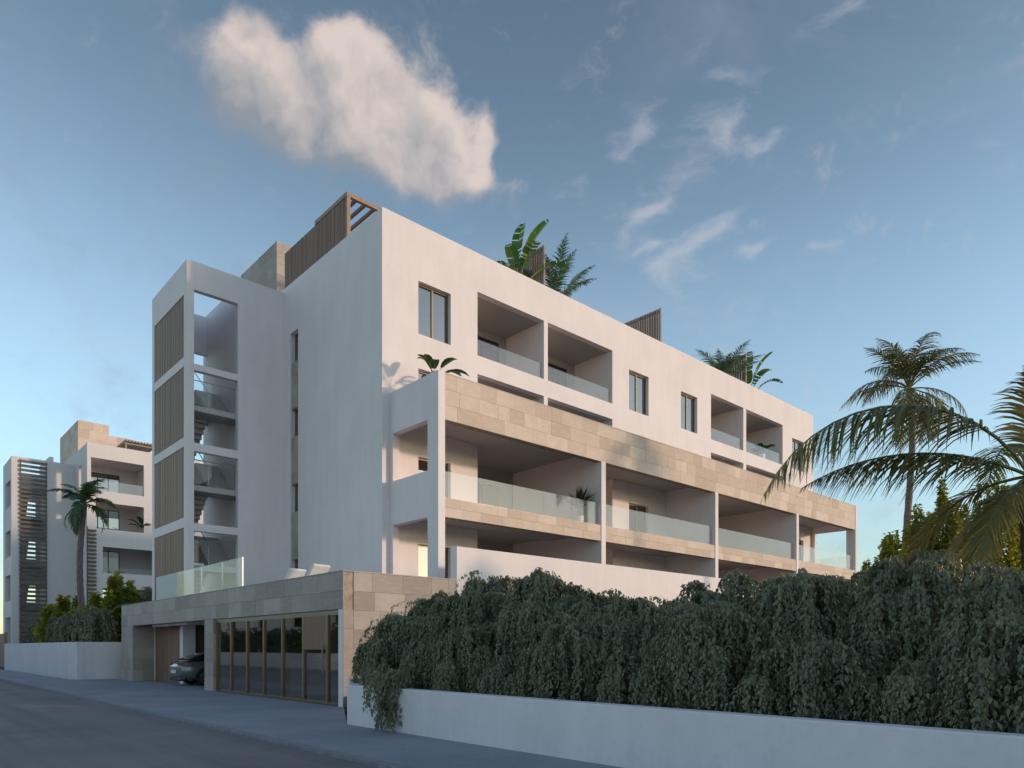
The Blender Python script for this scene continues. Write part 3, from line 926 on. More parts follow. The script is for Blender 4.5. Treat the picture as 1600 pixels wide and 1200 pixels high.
gf = MB().box(7.55, 7.7, 61.05, 61.2, 0, 2.6).box(7.55, 7.7, 64.8, 64.95, 0, 2.6).box(7.6, 7.66, 61.2, 64.8, 2.3, 2.45).build('gate_frame', 'slat_wood', gate)
for i in range(18):
    piece('board', 'slat_wood', gate, 7.52, 7.56, 61.2 + .2 * i, 61.385 + .2 * i, .1, 2.5)

# ------------------------------------------------------------------ neighbouring apartment building (far left)
nb = thing('neighbour_building', (13.3, 64.4, 0), 'white apartment building at the far left with slatted stair tower', 'building')
Y2, YS2 = 64.4, 68.6
wh = [(13.55, 17.45, 14.07, 16.65), (13.9, 17.45, 11.03, 13.16), (14.4, 18.6, 7.53, 9.61), (14.4, 18.6, 4.2, 6.3), (19.5, 21, 14.3, 16.3), (19.5, 21, 11.2, 13.2), (22.5, 27, 14.07, 16.65), (22.5, 27, 11.03, 13.16)]
MB().wall('x', 13.3, 30, 0, 17.8, Y2, Y2 + .35, wh + [(13.301, 13.9, 4.0, 11.03)] if False else wh).build('front_wall', 'far_plaster', nb)
MB().wall('y', Y2 + .351, 80, 0, 17.75, 13.3, 13.65, [(66.4, 67.3, 12.4, 16.4)]).build('street_wall', 'far_plaster', nb)
MB().wall('x', 13.651, 30, 0, 17.75, Y2 + 3.6, Y2 + 3.9, [(14.0, 16.5, z, z + 2.2) for z in (4.2, 7.53, 11.03, 14.07)]).build('recess_wall', 'far_plaster', nb)
for z in (4.0, 7.35, 10.85, 13.9, 17.3):
    bx('floor_slab', 'far_plaster', nb, 13.651, 29.8, Y2 + .351, Y2 + 3.599, z - .45 if z < 17 else z - .5, z)
bx('recess_side_wall', 'far_plaster', nb, 17.9, 18.1, Y2 + .351, Y2 + 3.599, 14.0, 16.79)
bx('recess_side_wall', 'far_plaster', nb, 17.9, 18.1, Y2 + .351, Y2 + 3.599, 10.86, 13.44)
bx('recess_side_wall', 'far_plaster', nb, 18.8, 19.0, Y2 + .351, Y2 + 3.599, 4.01, 10.3)
bx('roof_slab', 'far_plaster', nb, 13.66, 29.9, Y2 + 3.91, 80, 16.9, 17.3)
for z in (7.53, 11.03, 14.07):
    window(nb, 14.002, 16.498, z + .01, z + 2.198, Y2 + 3.7, 3, None, fr='dark_frame', name='sliding_door')
window(nb, 19.502, 20.998, 14.302, 16.298, Y2 + .2, 2)
window(nb, 19.502, 20.998, 11.202, 13.198, Y2 + .2, 2)
balustrade(nb, 13.56, 17.44, Y2 + .15, 14.08, 14.95, 4)
balustrade(nb, 14.41, 18.59, Y2 + .15, 7.54, 8.0, 3)
# street tower of the neighbour
op = [(68.9, 71.9, z, z + 2.35) for z in (1.6, 5.0, 8.6, 12.6)]
MB().wall('y', YS2 + .3, 73.0, 0, 16.7, 8.9, 9.2, [(a + .2, b - .1, c + .25, d) for a, b, c, d in op]).build('tower_street_wall', 'far_plaster', nb)
MB().wall('x', 8.9, 13.298, 0, 16.75, YS2, YS2 + .3, [(9.45, 11.27, .5, 16.55)]).build('tower_front_wall', 'far_plaster', nb)
MB().wall('x', 9.2, 11.5, 0, 16.4, 73.0, 73.2, [(9.9, 11.2, z, z + 1.5) for z in (1.9, 5.4, 9.1, 12.7)]).build('tower_rear_wall', 'far_plaster', nb)
bx('lift_core_wall', 'far_plaster', nb, 11.5, 11.8, YS2 + .301, 73.2, 0, 17.2)
for z in (3.3, 6.9, 10.6, 14.4):
    bx('landing', 'concrete', nb, 9.21, 11.499, YS2 + .9, 70.2, z - .3, z)
    bx('landing', 'concrete', nb, 9.21, 11.499, 71.8, 72.99, z - 2.1, z - 1.8)
    MB().poly([(9.3, 70.2, z - .3), (10.3, 70.2, z - .3), (10.3, 71.8, z - 2.1), (9.3, 71.8, z - 2.1), (9.3, 70.2, z), (10.3, 70.2, z), (10.3, 71.8, z - 1.8), (9.3, 71.8, z - 1.8)],
              [(0, 3, 2, 1), (4, 5, 6, 7), (0, 1, 5, 4), (1, 2, 6, 5), (2, 3, 7, 6), (3, 0, 4, 7)]).build('stair_flight', 'concrete', nb)
lp = MB().box(9.46, 9.54, YS2 - .05, YS2 + .04, .5, 16.6).box(11.2, 11.27, YS2 - .05, YS2 + .04, .5, 16.6).build('louvre_panel', 'grey_slat_wood', nb)
for i in range(46):
    z = .7 + i * .347
    piece('slat', 'grey_slat_wood', lp, 9.40, 11.29, YS2 - .14, YS2 - .051, z, z + .2)
lp = MB().box(13.22, 13.3, Y2 - .3, Y2 - .22, 3.5, 11.1).build('louvre_panel', 'grey_slat_wood', nb)
for i in range(24):
    z = 3.6 + i * .31
    piece('slat', 'grey_slat_wood', lp, 13.24, 13.92, Y2 - .219, Y2 - .06, z, z + .15)
rs = bx('roof_stair_house', 'joint_mortar', nb, 14.53, 17.0, 73.73, 81.5, 17.31, 22.0)
tiles(rs, 'limestone', 'x', 14.5, 17.0, 17.4, 22.0, 73.73, -1, .75, 1.1, 61)
tiles(rs, 'limestone', 'y', 73.70, 81.5, 17.4, 22.0, 14.53, -1, .75, 1.3, 62)
rs = bx('roof_stair_house', 'joint_mortar', nb, 17.003, 19.1, 73.8, 80, 17.31, 21.1)
tiles(rs, 'limestone', 'x', 17.003, 19.1, 17.4, 21.1, 73.8, -1, .75, 1.1, 63)
pgn = MB().box(16.4, 19.0, 66.0, 66.15, 18.6, 18.75).box(16.4, 19.0, 68.4, 68.55, 18.6, 18.75).box(16.45, 16.57, 66.0, 66.15, 17.31, 18.6).box(18.85, 18.97, 66.0, 66.15, 17.31, 18.6).build('pergola', 'light_wood', nb)
for i in range(11):
    piece('rafter', 'light_wood', pgn, 16.42 + i * .24, 16.52 + i * .24, 65.7, 68.8, 18.76, 18.92)

# ------------------------------------------------------------------ opposite side of the street (seen only as reflections)
ow = MB().box(-5.75, -5.5, -30, 130, -.14, 1.1).build('garden_wall', 'garden_wall_plaster')
prop(ow, 'low wall across the street reflected in the shopfront glass', 'wall')
oh = thing('opposite_house', (-20, 60, 0), 'pale house across the street reflected in the shopfront panes', 'house')
MB().wall('y', 30, 112, 0, 6.6, -16.3, -16.0, [(34 + 9 * k, 36.5 + 9 * k, 3.7, 5.6) for k in range(8)] + [(34 + 9 * k, 36 + 9 * k, .2, 2.5) for k in range(8)]).build('wall', 'far_plaster', oh)
bx('wall', 'far_plaster', oh, -26, -16.301, 30, 30.3, 0, 6.6)
bx('wall', 'far_plaster', oh, -26, -16.301, 111.7, 112, 0, 6.6)
bx('roof', 'concrete', oh, -26, -15.8, 29.8, 112.2, 6.602, 6.85)
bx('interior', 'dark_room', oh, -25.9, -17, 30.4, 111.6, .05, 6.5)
bx('timber_bay', 'slat_wood', oh, -15.99, -15.2, 48.5, 52.0, 2.8, 6.3)


# ------------------------------------------------------------------ vegetation helpers
def leaf_cloud(name, P, D, N, L, Wd, mat, parent, fold=0.25):
    """diamond leaves folded on the midrib, one mesh"""
    P = np.asarray(P, float); D = np.asarray(D, float); N = np.asarray(N, float)
    n = len(P)
    D /= np.linalg.norm(D, axis=1, keepdims=True) + 1e-9
    S = np.cross(D, N)
    S /= np.linalg.norm(S, axis=1, keepdims=True) + 1e-9
    N = np.cross(S, D)
    L = np.broadcast_to(np.asarray(L, float), (n,))[:, None]
    Wd = np.broadcast_to(np.asarray(Wd, float), (n,))[:, None]
    b = np.array(base_of(parent))
    P = P - b
    V = np.empty((n, 4, 3))
    V[:, 0] = P
    V[:, 1] = P + D * L * .42 + S * Wd * .5 + N * Wd * fold
    V[:, 2] = P + D * L - N * L * .12
    V[:, 3] = P + D * L * .42 - S * Wd * .5 + N * Wd * fold
    idx = np.arange(n)[:, None] * 4
    tri = np.concatenate([idx + 0, idx + 1, idx + 2, idx + 0, idx + 2, idx + 3], axis=1).reshape(-1)
    me = bpy.data.meshes.new(name)
    me.vertices.add(n * 4)
    me.vertices.foreach_set('co', V.reshape(-1))
    me.loops.add(n * 6)
    me.loops.foreach_set('vertex_index', tri.astype(np.int32))
    me.polygons.add(n * 2)
    me.polygons.foreach_set('loop_start', (np.arange(n * 2) * 3).astype(np.int32))
    me.update(calc_edges=True)
    return link(name, me, mat, parent)


def weeping_shrub(label, cx, cy, z0, H, Rd, leaf=0.085, clumps=16, per=26, seed=0, mat='ficus_leaf', name='weeping_shrub', xmin=-99, spill=(), group='weeping shrubs of the trailing hedge', ell=(1.0, 1.0), step=0.045):
    g = np.random.default_rng(seed)
    t = thing(name, (cx, cy, z0), label, 'shrub', group)
    Ps, Ds, Ns = [], [], []
    stems = MB()

    def strand(p0, out, drop, reach, w=None):
        m = max(5, int((drop + reach) / step))
        q = np.linspace(0, 1, m)
        wig = g.normal(0, .03, (2,))
        r = reach * (1 - np.exp(-3.2 * q)) / .96
        x = p0[0] + out[0] * r + wig[0] * np.sin(q * 5)
        y = p0[1] + out[1] * r + wig[1] * np.sin(q * 6)
        z = p0[2] + .10 * reach * np.sin(np.minimum(q * 5, np.pi)) * 2 - drop * q ** 1.25
        z = np.maximum(z, (z0 - .05) if w is None else w)
        if w is None: x = np.maximum(x, xmin + .03 * np.sin(q * 9))
        P = np.stack([x, y, z], 1)
        k = 2
        P = np.repeat(P, k, 0) + g.normal(0, .016, (m * k, 3))
        D = g.normal(0, .38, (m * k, 3)) + np.array([out[0] * .28, out[1] * .28, -0.95])
        N = g.normal(0, .42, (m * k, 3)) + np.array([out[0], out[1], .4])
        Ps.append(P); Ds.append(D); Ns.append(N)

    for c in range(clumps):
        th = 2 * math.pi * (c + g.uniform(-.4, .4)) / clumps * 1.0
        rr = Rd * math.sqrt(g.uniform(0.0, 1.0)) * .82
        ccx, ccy = rr * math.cos(th * 2.4), rr * math.sin(th * 2.4)
        top = z0 + H * (1 - .46 * (rr / Rd) ** 2) + g.normal(0, .05) * H
        cr = Rd * g.uniform(.22, .36)
        for s in range(per):
            a = g.uniform(0, 2 * math.pi)
            q = cr * math.sqrt(g.uniform(0, 1)) * .55
            ox, oy = ccx + q * math.cos(a), ccy + q * math.sin(a)
            p0 = (cx + ox * ell[0], cy + oy * ell[1], top - .25 * q / cr * H * .3 + g.normal(0, .03))
            out = np.array([math.cos(a), math.sin(a)]) * .7 + np.array([ccx, ccy]) / Rd * .6
            strand(p0, out, (p0[2] - z0) * g.uniform(.35, 1.02), cr * g.uniform(.35, 1.0))
        stems.tube([(cx, cy, z0 - .2), (cx + ccx * .35, cy + ccy * .35, z0 + H * .45), (cx + ccx * ell[0], cy + ccy * ell[1], top)], [.035, .022, .006], 5)
    for s in range(clumps // 2):                     # long free shoots arching over the top
        a = g.uniform(0, 2 * math.pi)
        q = Rd * g.uniform(.1, .7)
        strand((cx + q * math.cos(a), cy + q * math.sin(a), z0 + H * (1.0 - .42 * (q / Rd) ** 2)), np.array([math.cos(a), math.sin(a)]), H * g.uniform(.25, .5), Rd * g.uniform(.4, .75))
    for (px, py, pz, ox, oy, drop, nst) in spill:
        for s in range(nst):
            a = g.normal(0, .13, 3)
            strand((px + a[0], py + a[1] * 1.6, pz + a[2] * .5), np.array([ox, oy]) * g.uniform(.7, 1.2), drop * g.uniform(.45, 1.05), g.uniform(.3, .55), w=-1)
    P = np.concatenate(Ps)
    n = len(P)
    sz = leaf * g.uniform(.55, 1.3, n)
    stems.build('stem', 'bark', t)
    leaf_cloud('foliage', P, np.concatenate(Ds), np.concatenate(Ns), sz, sz * .5, mat, t)
    return t


def upright_shrub(label, cx, cy, z0, cols, leaf, seed, mat='golden_leaf', name='golden_shrub', per=900, group='golden leaved shrubs'):
    """bushes made of upright leafy spires: cols = (dx, dy, height, radius)"""
    g = np.random.default_rng(seed)
    t = thing(name, (cx, cy, z0), label, 'shrub', group)
    st = MB()
    Ps, Ds, Ns = [], [], []
    for dx, dy, H, rad in cols:
        n = int(per * H * rad * 2)
        q = g.uniform(0.02, 1, n)
        lump = 1 + .35 * np.sin(q * g.uniform(14, 22) + g.uniform(0, 6))
        r = rad * (1.08 - q ** 3) * lump * np.sqrt(g.uniform(.05, 1, n)) * (1 + .3 * np.sin(g.uniform(0, 6) + q * 5))
        a = g.uniform(0, 2 * np.pi, n)
        P = np.stack([cx + dx + r * np.cos(a), cy + dy + r * np.sin(a), z0 + q * H * g.uniform(.86, 1.05, n)], 1)
        D = np.stack([np.cos(a), np.sin(a), np.full(n, .35)], 1) + g.normal(0, .5, (n, 3))
        N = np.stack([np.cos(a) * .3, np.sin(a) * .3, np.ones(n)], 1) + g.normal(0, .5, (n, 3))
        Ps.append(P); Ds.append(D); Ns.append(N)
        st.tube([(cx + dx * .3, cy + dy * .3, z0 - .2), (cx + dx, cy + dy, z0 + H * .5), (cx + dx, cy + dy, z0 + H * .95)], [.05, .03, .008], 5)
    P = np.concatenate(Ps)
    sz = leaf * g.uniform(.65, 1.3, len(P))
    st.build('stem', 'bark', t)
    leaf_cloud('foliage', P, np.concatenate(Ds), np.concatenate(Ns), sz, sz * .6, mat, t)
    return t


def frond(parent, base, az, el, length, droop, lf, seed, mat='palm_leaf', pairs=55, hang=0.8, width=.035, twist=0.0, upk=.22, stalk=.16, rad=.022, powr=1.25, curl=0.0):
    """a pinnate frond: rachis curve and two rows of bending leaflets (rachis is a sub-part)"""
    g = np.random.default_rng(seed)
    base = Vector(base)
    n = 26
    pts = [base]
    dirs = []
    for i in range(n):
        s = (i + .5) / n
        e = el - droop * s ** powr
        a = az + curl * s
        d = Vector((math.cos(a) * math.cos(e), math.sin(a) * math.cos(e), math.sin(e)))
        dirs.append(d)
        pts.append(pts[-1] + d * (length / n))
    dirs.append(dirs[-1])
    V, Fc = [], []
    b = base_of(parent)
    for k in range(pairs):
        s = stalk + (1 - stalk) * (k + .5) / pairs
        fi = s * n
        i = min(int(fi), n - 1)
        p = pts[i].lerp(pts[i + 1], fi - i)
        tg = dirs[i]
        side0 = tg.cross(Vector((0, 0, 1)))
        if side0.length < 1e-3: side0 = Vector((1, 0, 0))
        side0.normalize()
        upv = side0.cross(tg).normalized()
        prof = math.sin(math.pi * min(1, .12 + .93 * ((s - stalk) / (1 - stalk)) ** .8)) ** .6
        for sg in (-1, 1):
            if g.uniform() < .03: continue
            L = lf * (max(.18, prof)) * g.uniform(.82, 1.12)
            sd = (side0 * sg * math.cos(twist) + upv * math.sin(twist) * sg)
            d0 = (sd * .85 + tg * (.55 + .5 * s) + upv * upk + Vector(g.normal(0, .11, 3))).normalized()
            wv = width * (.6 + .5 * prof)
            ii = len(V)
            q = p.copy()
            d = d0
            w0 = d0.cross(upv).normalized()
            m = 4
            for j in range(m + 1):
                u = j / m
                ww = wv * (1.0 - .92 * u ** 1.6) * (.55 if j == 0 else 1)
                sdv = (w0 - d * w0.dot(d))
                sdv = sdv.normalized() * ww * .5
                V.append(tuple(q - sdv - b)); V.append(tuple(q + sdv - b))
                d = (d + Vector((0, 0, -1)) * hang * (.35 + .65 * u) * 1.1 * g.uniform(.75, 1.25) / m * 1.6).normalized()
                q = q + d * (L / m)
            for j in range(m):
                k0 = ii + 2 * j
                Fc.append((k0, k0 + 1, k0 + 3, k0 + 2))
    me = bpy.data.meshes.new('frond')
    me.from_pydata(V, [], Fc)
    me.update()
    o = link('frond', me, mat, parent)
    MB().tube(pts[::2] if len(pts) % 2 else pts, [rad * (1 - .85 * i / (len(pts[::2]) - 1)) for i in range(len(pts[::2]))] if len(pts) % 2 else rad, 6).build('rachis', 'leaf_stalk', o)
    return o


def palm_trunk(parent, pts, r0, r1, mat='palm_bark'):
    P = [Vector(p) for p in pts]
    out, rad = [], []
    n = 34
    for i in range(n + 1):
        u = i / n * (len(P) - 1)
        k = min(int(u), len(P) - 2)
        f = u - k
        p_1 = P[max(k - 1, 0)]; p0 = P[k]; p1 = P[k + 1]; p2 = P[min(k + 2, len(P) - 1)]
        q = .5 * ((2 * p0) + (p1 - p_1) * f + (2 * p_1 - 5 * p0 + 4 * p1 - p2) * f * f + (3 * p0 - p_1 - 3 * p1 + p2) * f ** 3)
        out.append(q)
        rad.append((r0 + (r1 - r0) * (i / n) ** .7) * (1.07 if i % 2 else .95))
    return MB().tube(out, rad, 10).build('trunk', mat, parent, smooth=True)


# ------------------------------------------------------------------ trailing hedge behind the garden wall
hedge = [
    ('weeping shrub spilling over the left end of the low garden wall', 8.35, 12.45, .28, 1.85, .95, [(7.3, 11.0, 1.0, -.8, 0, .95, 60), (7.35, 11.6, 1.0, -.5, 0, .5, 26)]),
    ('weeping shrub against the stone side wall of the podium', 9.45, 13.0, .28, 2.35, 1.0, []),
    ('tall weeping shrub in front of the white terrace wall, left of the hedge', 9.4, 11.2, .28, 2.78, 1.1, []),
    ('tall weeping shrub, third along the hedge from the left', 9.3, 9.35, .28, 2.6, 1.0, []),
    ('weeping shrub with a raised crest in the middle of the hedge', 9.4, 8.0, .28, 2.2, .95, []),
    ('low rounded weeping shrub left of the hedge centre', 9.0, 6.8, .28, 2.0, .95, []),
    ('broad weeping shrub right of the hedge centre near the wall', 8.9, 5.5, .28, 1.85, 1.05, []),
    ('large weeping shrub below the stone balcony end', 9.2, 4.35, .28, 2.15, 1.15, []),
    ('weeping shrub below the palm trunk', 9.5, 3.15, .28, 2.25, .95, []),
    ('weeping shrub under the drooping palm frond at right', 9.2, 2.15, .28, 1.95, 1.0, []),
    ('nearest weeping shrub at the right edge of the picture', 9.2, 1.05, .28, 2.3, 1.05, []),
]
for i, (lab, x, y, z0, H, rd, sp) in enumerate(hedge):
    weeping_shrub(lab, x, y, z0, H, rd, .066 if y < 9 else .078, 24, 40, 100 + i, xmin=7.42, spill=sp, step=.045 if y < 9 else .052)
low = [(8.15, 10.2, 1.55), (8.2, 8.8, 1.1), (8.1, 7.5, 1.65), (8.2, 6.2, 1.15), (8.1, 5.0, 1.75), (8.15, 3.75, 1.35), (8.2, 2.7, 1.0), (8.1, 1.6, 1.5)]
LOWL = ['low weeping shrub behind the wall next to the spilling shoots', 'low weeping shrub behind the wall, second from the spilling shoots', 'low weeping shrub behind the wall, third from the spilling shoots', 'low weeping shrub behind the middle of the wall in view', 'low weeping shrub behind the wall right of its middle', 'low weeping shrub behind the wall, third from the right edge of the picture', 'low weeping shrub behind the wall, second from the right edge of the picture', 'low weeping shrub behind the wall at the right edge of the picture']
for i, (x, y, H) in enumerate(low):
    weeping_shrub(LOWL[i], x, y, max(.28, .2), H, .8, .064, 16, 34, 140 + i, xmin=7.4, group='low weeping shrubs behind the wall', step=.05)
back = [(11.6, 9.6, 2.2), (11.6, 6.9, 2.45), (11.6, 5.2, 2.3), (11.8, 3.6, 2.6), (11.6, 2.0, 2.3), (14.5, 6.0, 2.7)]
BACKL = ['rear row weeping shrub below the second balcony bay', 'rear row weeping shrub below the third balcony bay', 'rear row weeping shrub below the last balcony party wall', 'rear row weeping shrub below the open balcony end', 'rear row weeping shrub behind the hedge at the right edge', 'rear weeping shrub farthest behind the hedge, below the slim palm']
for i, (x, y, H) in enumerate(back):
    weeping_shrub(BACKL[i], x, y, .28, H, 1.25, .1, 18, 20, 160 + i, group='rear row of weeping shrubs', step=.075)
for i, y in enumerate((-.4, -2.2, -4.0, -6.0)):  # hedge carried on out of view, added to keep the road shaded
    weeping_shrub('unseen weeping shrub of the hedge beyond the right edge, added to shade the road', 9.0, y, .28, 2.4, 1.25, .14, 14, 16, 180 + i, group='unseen hedge shading the road', step=.12)

# golden shrubs and palms behind the hedge at the right
upright_shrub('tall golden green spired shrub right of the slim palm trunk', 21.0, 6.2, .28, [(0, 0, 5.45, 0.39), (-.6, .4, 4.75, 0.54), (.5, -.35, 4.85, 0.51), (.9, -.7, 5.35, 0.42), (-1.2, .8, 4.05, 0.60), (1.3, -1.0, 5.55, 0.54), (.2, .4, 4.45, 0.68), (.9, -.2, 4.25, 0.68), (-.2, -.3, 4.85, 0.54), (1.8, -1.3, 5.15, 0.60)], .105, 201, per=1350)
upright_shrub('small golden shrub left of the slim palm trunk above the hedge', 22.0, 7.9, .28, [(0, 0, 4.3, 0.63), (.6, -.5, 4.6, 0.51), (.9, -.8, 4.9, 0.48), (-.5, .4, 3.6, 0.45)], .105, 202, per=1350)
slim = thing('palm_tree', (30.1, 10.45, .28), 'slim curved palm tree with small feathery crown rising behind the hedge', 'palm')
palm_trunk(slim, [(30.1, 10.45, .28), (30.05, 10.3, 3.2), (30.2, 10.13, 6.6), (30.32, 10.0, 9.5), (30.2, 10.08, 11.6)], .18, .1)
prs = random.Random(5)
RV = Vector((.738, -.675, 0))
azR = math.atan2(-.675, .738)
for i in range(17):
    az = 2 * math.pi * i / 17 + prs.uniform(-.15, .15)
    el = R(prs.choice((84, 72, 60, 45, 22, -8)))
    frond(slim, (30.2, 10.08, 11.6), az, el, prs.uniform(2.45, 3.25), R(prs.uniform(75, 115)), .9, 300 + i, 'palm_leaf' if i % 5 else 'dry_palm_leaf', 40, 1.2, .05, upk=0, rad=.03)
for i, (az, el, ln) in enumerate(((azR + .3, R(68), 2.6), (azR + .9, R(78), 2.5), (azR - .2, R(45), 2.5), (azR + math.pi + .2, R(62), 2.3))):
    frond(slim, (30.2, 10.08, 11.6), az, el, ln * 1.12, R(60), .68, 330 + i, 'palm_leaf', 40, .7, .045, rad=.03)

nearp = thing('palm_tree', (12.95, 2.55, .28), 'large near palm at the right edge with long drooping fronds', 'palm')
palm_trunk(nearp, [(12.95, 2.5, .28), (12.9, 2.55, 2.0), (12.82, 2.62, 4.0)], .2, .15)
CB = (12.82, 2.62, 4.05)
azL = math.atan2(.675, -.738)
frond(nearp, CB, azL + .05, R(58), 4.9, R(122), 1.3, 401, 'palm_leaf', 112, 1.3, .048, upk=-.15, powr=.95, stalk=.2, rad=.03)
frond(nearp, CB, azL - .12, R(26), 3.4, R(58), 1.0, 402, 'palm_leaf', 104, 1.15, .048, upk=-.12, powr=1.1, stalk=.12, rad=.028)
frond(nearp, CB, azL + .9, R(84), 1.7, R(60), .55, 403, 'dry_palm_leaf', 52, 1.0, .036, rad=.025)
frond(nearp, CB, azL - .9, R(0), 2.5, R(95), .85, 404, 'dry_palm_leaf', 76, .9, .034, rad=.026)
frond(nearp, CB, azL + .35, R(-25), 1.7, R(62), .75, 405, 'dry_palm_leaf', 76, .85, .034, rad=.026)
frond(nearp, CB, azL - .4, R(-35), 2.4, R(50), .85, 406, 'dry_palm_leaf', 76, .8, .034, rad=.026)
frond(nearp, CB, azL - 1.4, R(-30), 2.3, R(60), .8, 407, 'dry_palm_leaf', 66, .9, .034, rad=.026)
for i in range(7):
    frond(nearp, CB, azR - 1.2 + .4 * i, R((50, 25, 0)[i % 3]), 3.0, R(100), .7, 410 + i, 'palm_leaf', 50, 1.0, .04, rad=.026)

# ------------------------------------------------------------------ left garden
lg = [('dark weeping shrub behind the left garden wall, nearest the stone wing', 8.7, 41.5, .9, 2.7, 1.5), ('dark weeping shrub behind the middle of the left garden wall', 8.6, 47.0, .9, 2.5, 1.8), ('dark weeping shrub behind the far end of the left garden wall', 8.5, 53.0, .9, 2.4, 1.9)]
for i, (lab, x, y, z0, H, rd) in enumerate(lg):
    weeping_shrub(lab, x, y, z0, H, rd, .2, 16, 20, 220 + i, group='weeping shrubs behind the left wall', step=.16, ell=(.75, 1.6), xmin=8.0)
upright_shrub('bright golden green shrub beside the stone wing at left', 10.0, 42.6, .9, [(0, 0, 4.4, .5), (-.7, .5, 3.4, .5), (.7, -.6, 4.0, .5), (1.2, .6, 3.6, .5), (-.3, -.8, 3.3, .5), (1.9, -.3, 3.6, .5), (.5, .9, 4.6, .45)], .26, 231, per=330, group='golden shrubs at left')
upright_shrub('golden green shrub between the dark shrubs below the left palm', 9.0, 49.5, .9, [(0, 0, 3.6, .6), (-.6, 1.0, 3.1, .5), (.6, -.8, 3.5, .55), (.2, -2.2, 2.8, .5), (-.2, 2.0, 3.0, .5)], .28, 232, per=330, group='golden shrubs at left')
lp_ = thing('palm_tree', (9.85, 48.4, .9), 'palm tree with a bushy crown in front of the neighbouring building', 'palm')
palm_trunk(lp_, [(10.0, 48.2, .9), (9.7, 48.4, 4.0), (9.65, 48.5, 7.0), (9.85, 48.4, 10.0)], .22, .15)
for i in range(20):
    az = 2 * math.pi * i / 20 + prs.uniform(-.12, .12)
    frond(lp_, (9.85, 48.4, 10.0), az, R(prs.choice((84, 72, 58, 40, 15, -20))), prs.uniform(1.8, 2.4), R(95), .62, 500 + i, 'roof_palm_leaf', 30, 1.0, .095, rad=.035)
lp2 = thing('palm_tree', (12.0, 42.0, .9), 'low palm with arching fronds beside the stair tower', 'palm')
palm_trunk(lp2, [(12.0, 42.0, .9), (12.0, 42.0, 2.2), (12.0, 42.0, 3.2)], .2, .16)
for i in range(12):
    frond(lp2, (12.0, 42.0, 3.2), 2 * math.pi * i / 12, R((65, 40)[i % 2]), 3.1, R(80), .7, 530 + i, 'roof_palm_leaf', 28, .9, .08, rad=.035)


# ------------------------------------------------------------------ roof and balcony plants
def banana(label, x, y, z, seed, leaves, group=None, sc=1.0):
    g = random.Random(seed)
    t = thing('banana_plant', (x, y, z), label, 'plant', group)
    for (az, el, stalk, blade, wid, droop) in leaves:
        az, el, droop = R(az), R(el), R(droop)
        pts = [Vector((x, y, z))]
        n = 14
        for i in range(n):
            s = (i + .5) / n
            e = el + R(22) * (1 - s) - droop * max(0, s - .35) ** 1.3 * 1.6
            e = min(e, R(89))
            pts.append(pts[-1] + Vector((math.cos(az) * math.cos(e), math.sin(az) * math.cos(e), math.sin(e))) * ((stalk + blade) * sc / n))
        fs = stalk / (stalk + blade)
        m = MB()
        mm = 30
        seg = None
        for k in range(mm):
            s0, s1 = k / mm, (k + 1) / mm
            if g.random() < .14: continue           # torn gap in the blade
            P = []
            for s in (s0, s1):
                u = (fs + (1 - fs) * s) * n
                i = min(int(u), n - 1)
                p = pts[i].lerp(pts[i + 1], u - i)
                tg = (pts[i + 1] - pts[i]).normalized()
                sd = tg.cross(Vector((0, 0, 1)))
                if sd.length < .05: sd = Vector((-math.sin(az), math.cos(az), 0))
                sd.normalize()
                # turn blades so that some show their face
                nr = sd.cross(tg).normalized()
                w = wid * sc * (math.sin(math.pi * min(1, .06 + .9 * s)) ** .5) * .5
                P.append((p - sd * w + nr * w * .35, p, p + sd * w + nr * w * .35))
            m.poly([*P[0], *P[1]], [(0, 1, 4, 3), (1, 2, 5, 4)])
        lf = m.build('leaf', 'banana_leaf', t)
        MB().tube(pts, [.035 * sc * (1 - .8 * i / n) for i in range(n + 1)], 6).build('leaf_stalk', 'banana_stalk', lf)
    return t


def pot(name, x, y, z, r, h, label, mat='white_pot', group=None):
    o = MB().lathe(x, y, [(r * .7, z), (r * .95, z + h * .5), (r, z + h), (r * .88, z + h), (r * .85, z + h * .86)]).build(name, mat, None, smooth=False)
    return prop(o, label, 'planter', group)


azC = math.degrees(azR)      # direction pointing right in the picture
BL = [(azC + 180, 42, 1.3, 1.3, .42, 60), (azC + 60, 80, 1.5, 1.7, .5, 25), (azC - 20, 62, 1.4, 1.7, .5, 30), (azC + 150, 66, 1.1, .9, .55, 80), (azC - 60, 50, 1.1, 1.3, .5, 80),
      (azC + 10, 40, 1.3, 1.4, .42, 70), (azC + 120, 60, 1.2, 1.0, .45, 60), (azC - 110, 62, 1.1, .9, .5, 60)]
banana('banana plant with broad torn leaves on the roof beside the first timber screen', 20.5, 22.1, 16.2, 71, BL, 'roof banana plants', 1.12)
pot('roof_planter', 20.5, 22.1, 15.752, .3, .5, 'round planter holding the banana plant beside the first roof screen')
BR = [(a if i else azC + 30, e, s, b, w, d) for i, (a, e, s, b, w, d) in enumerate(BL)]
BR = [(azC + 200 - (a - azC) if i in (0,) else a, e, s, b, w, d) for i, (a, e, s, b, w, d) in enumerate(BR)]
banana('banana plant on the roof beside the last timber screen at right', 39.5, 22.1, 16.1, 72, BR, 'roof banana plants', 1.1)
pot('roof_planter', 39.5, 22.1, 15.752, .3, .5, 'round planter holding the banana plant beside the last roof screen')


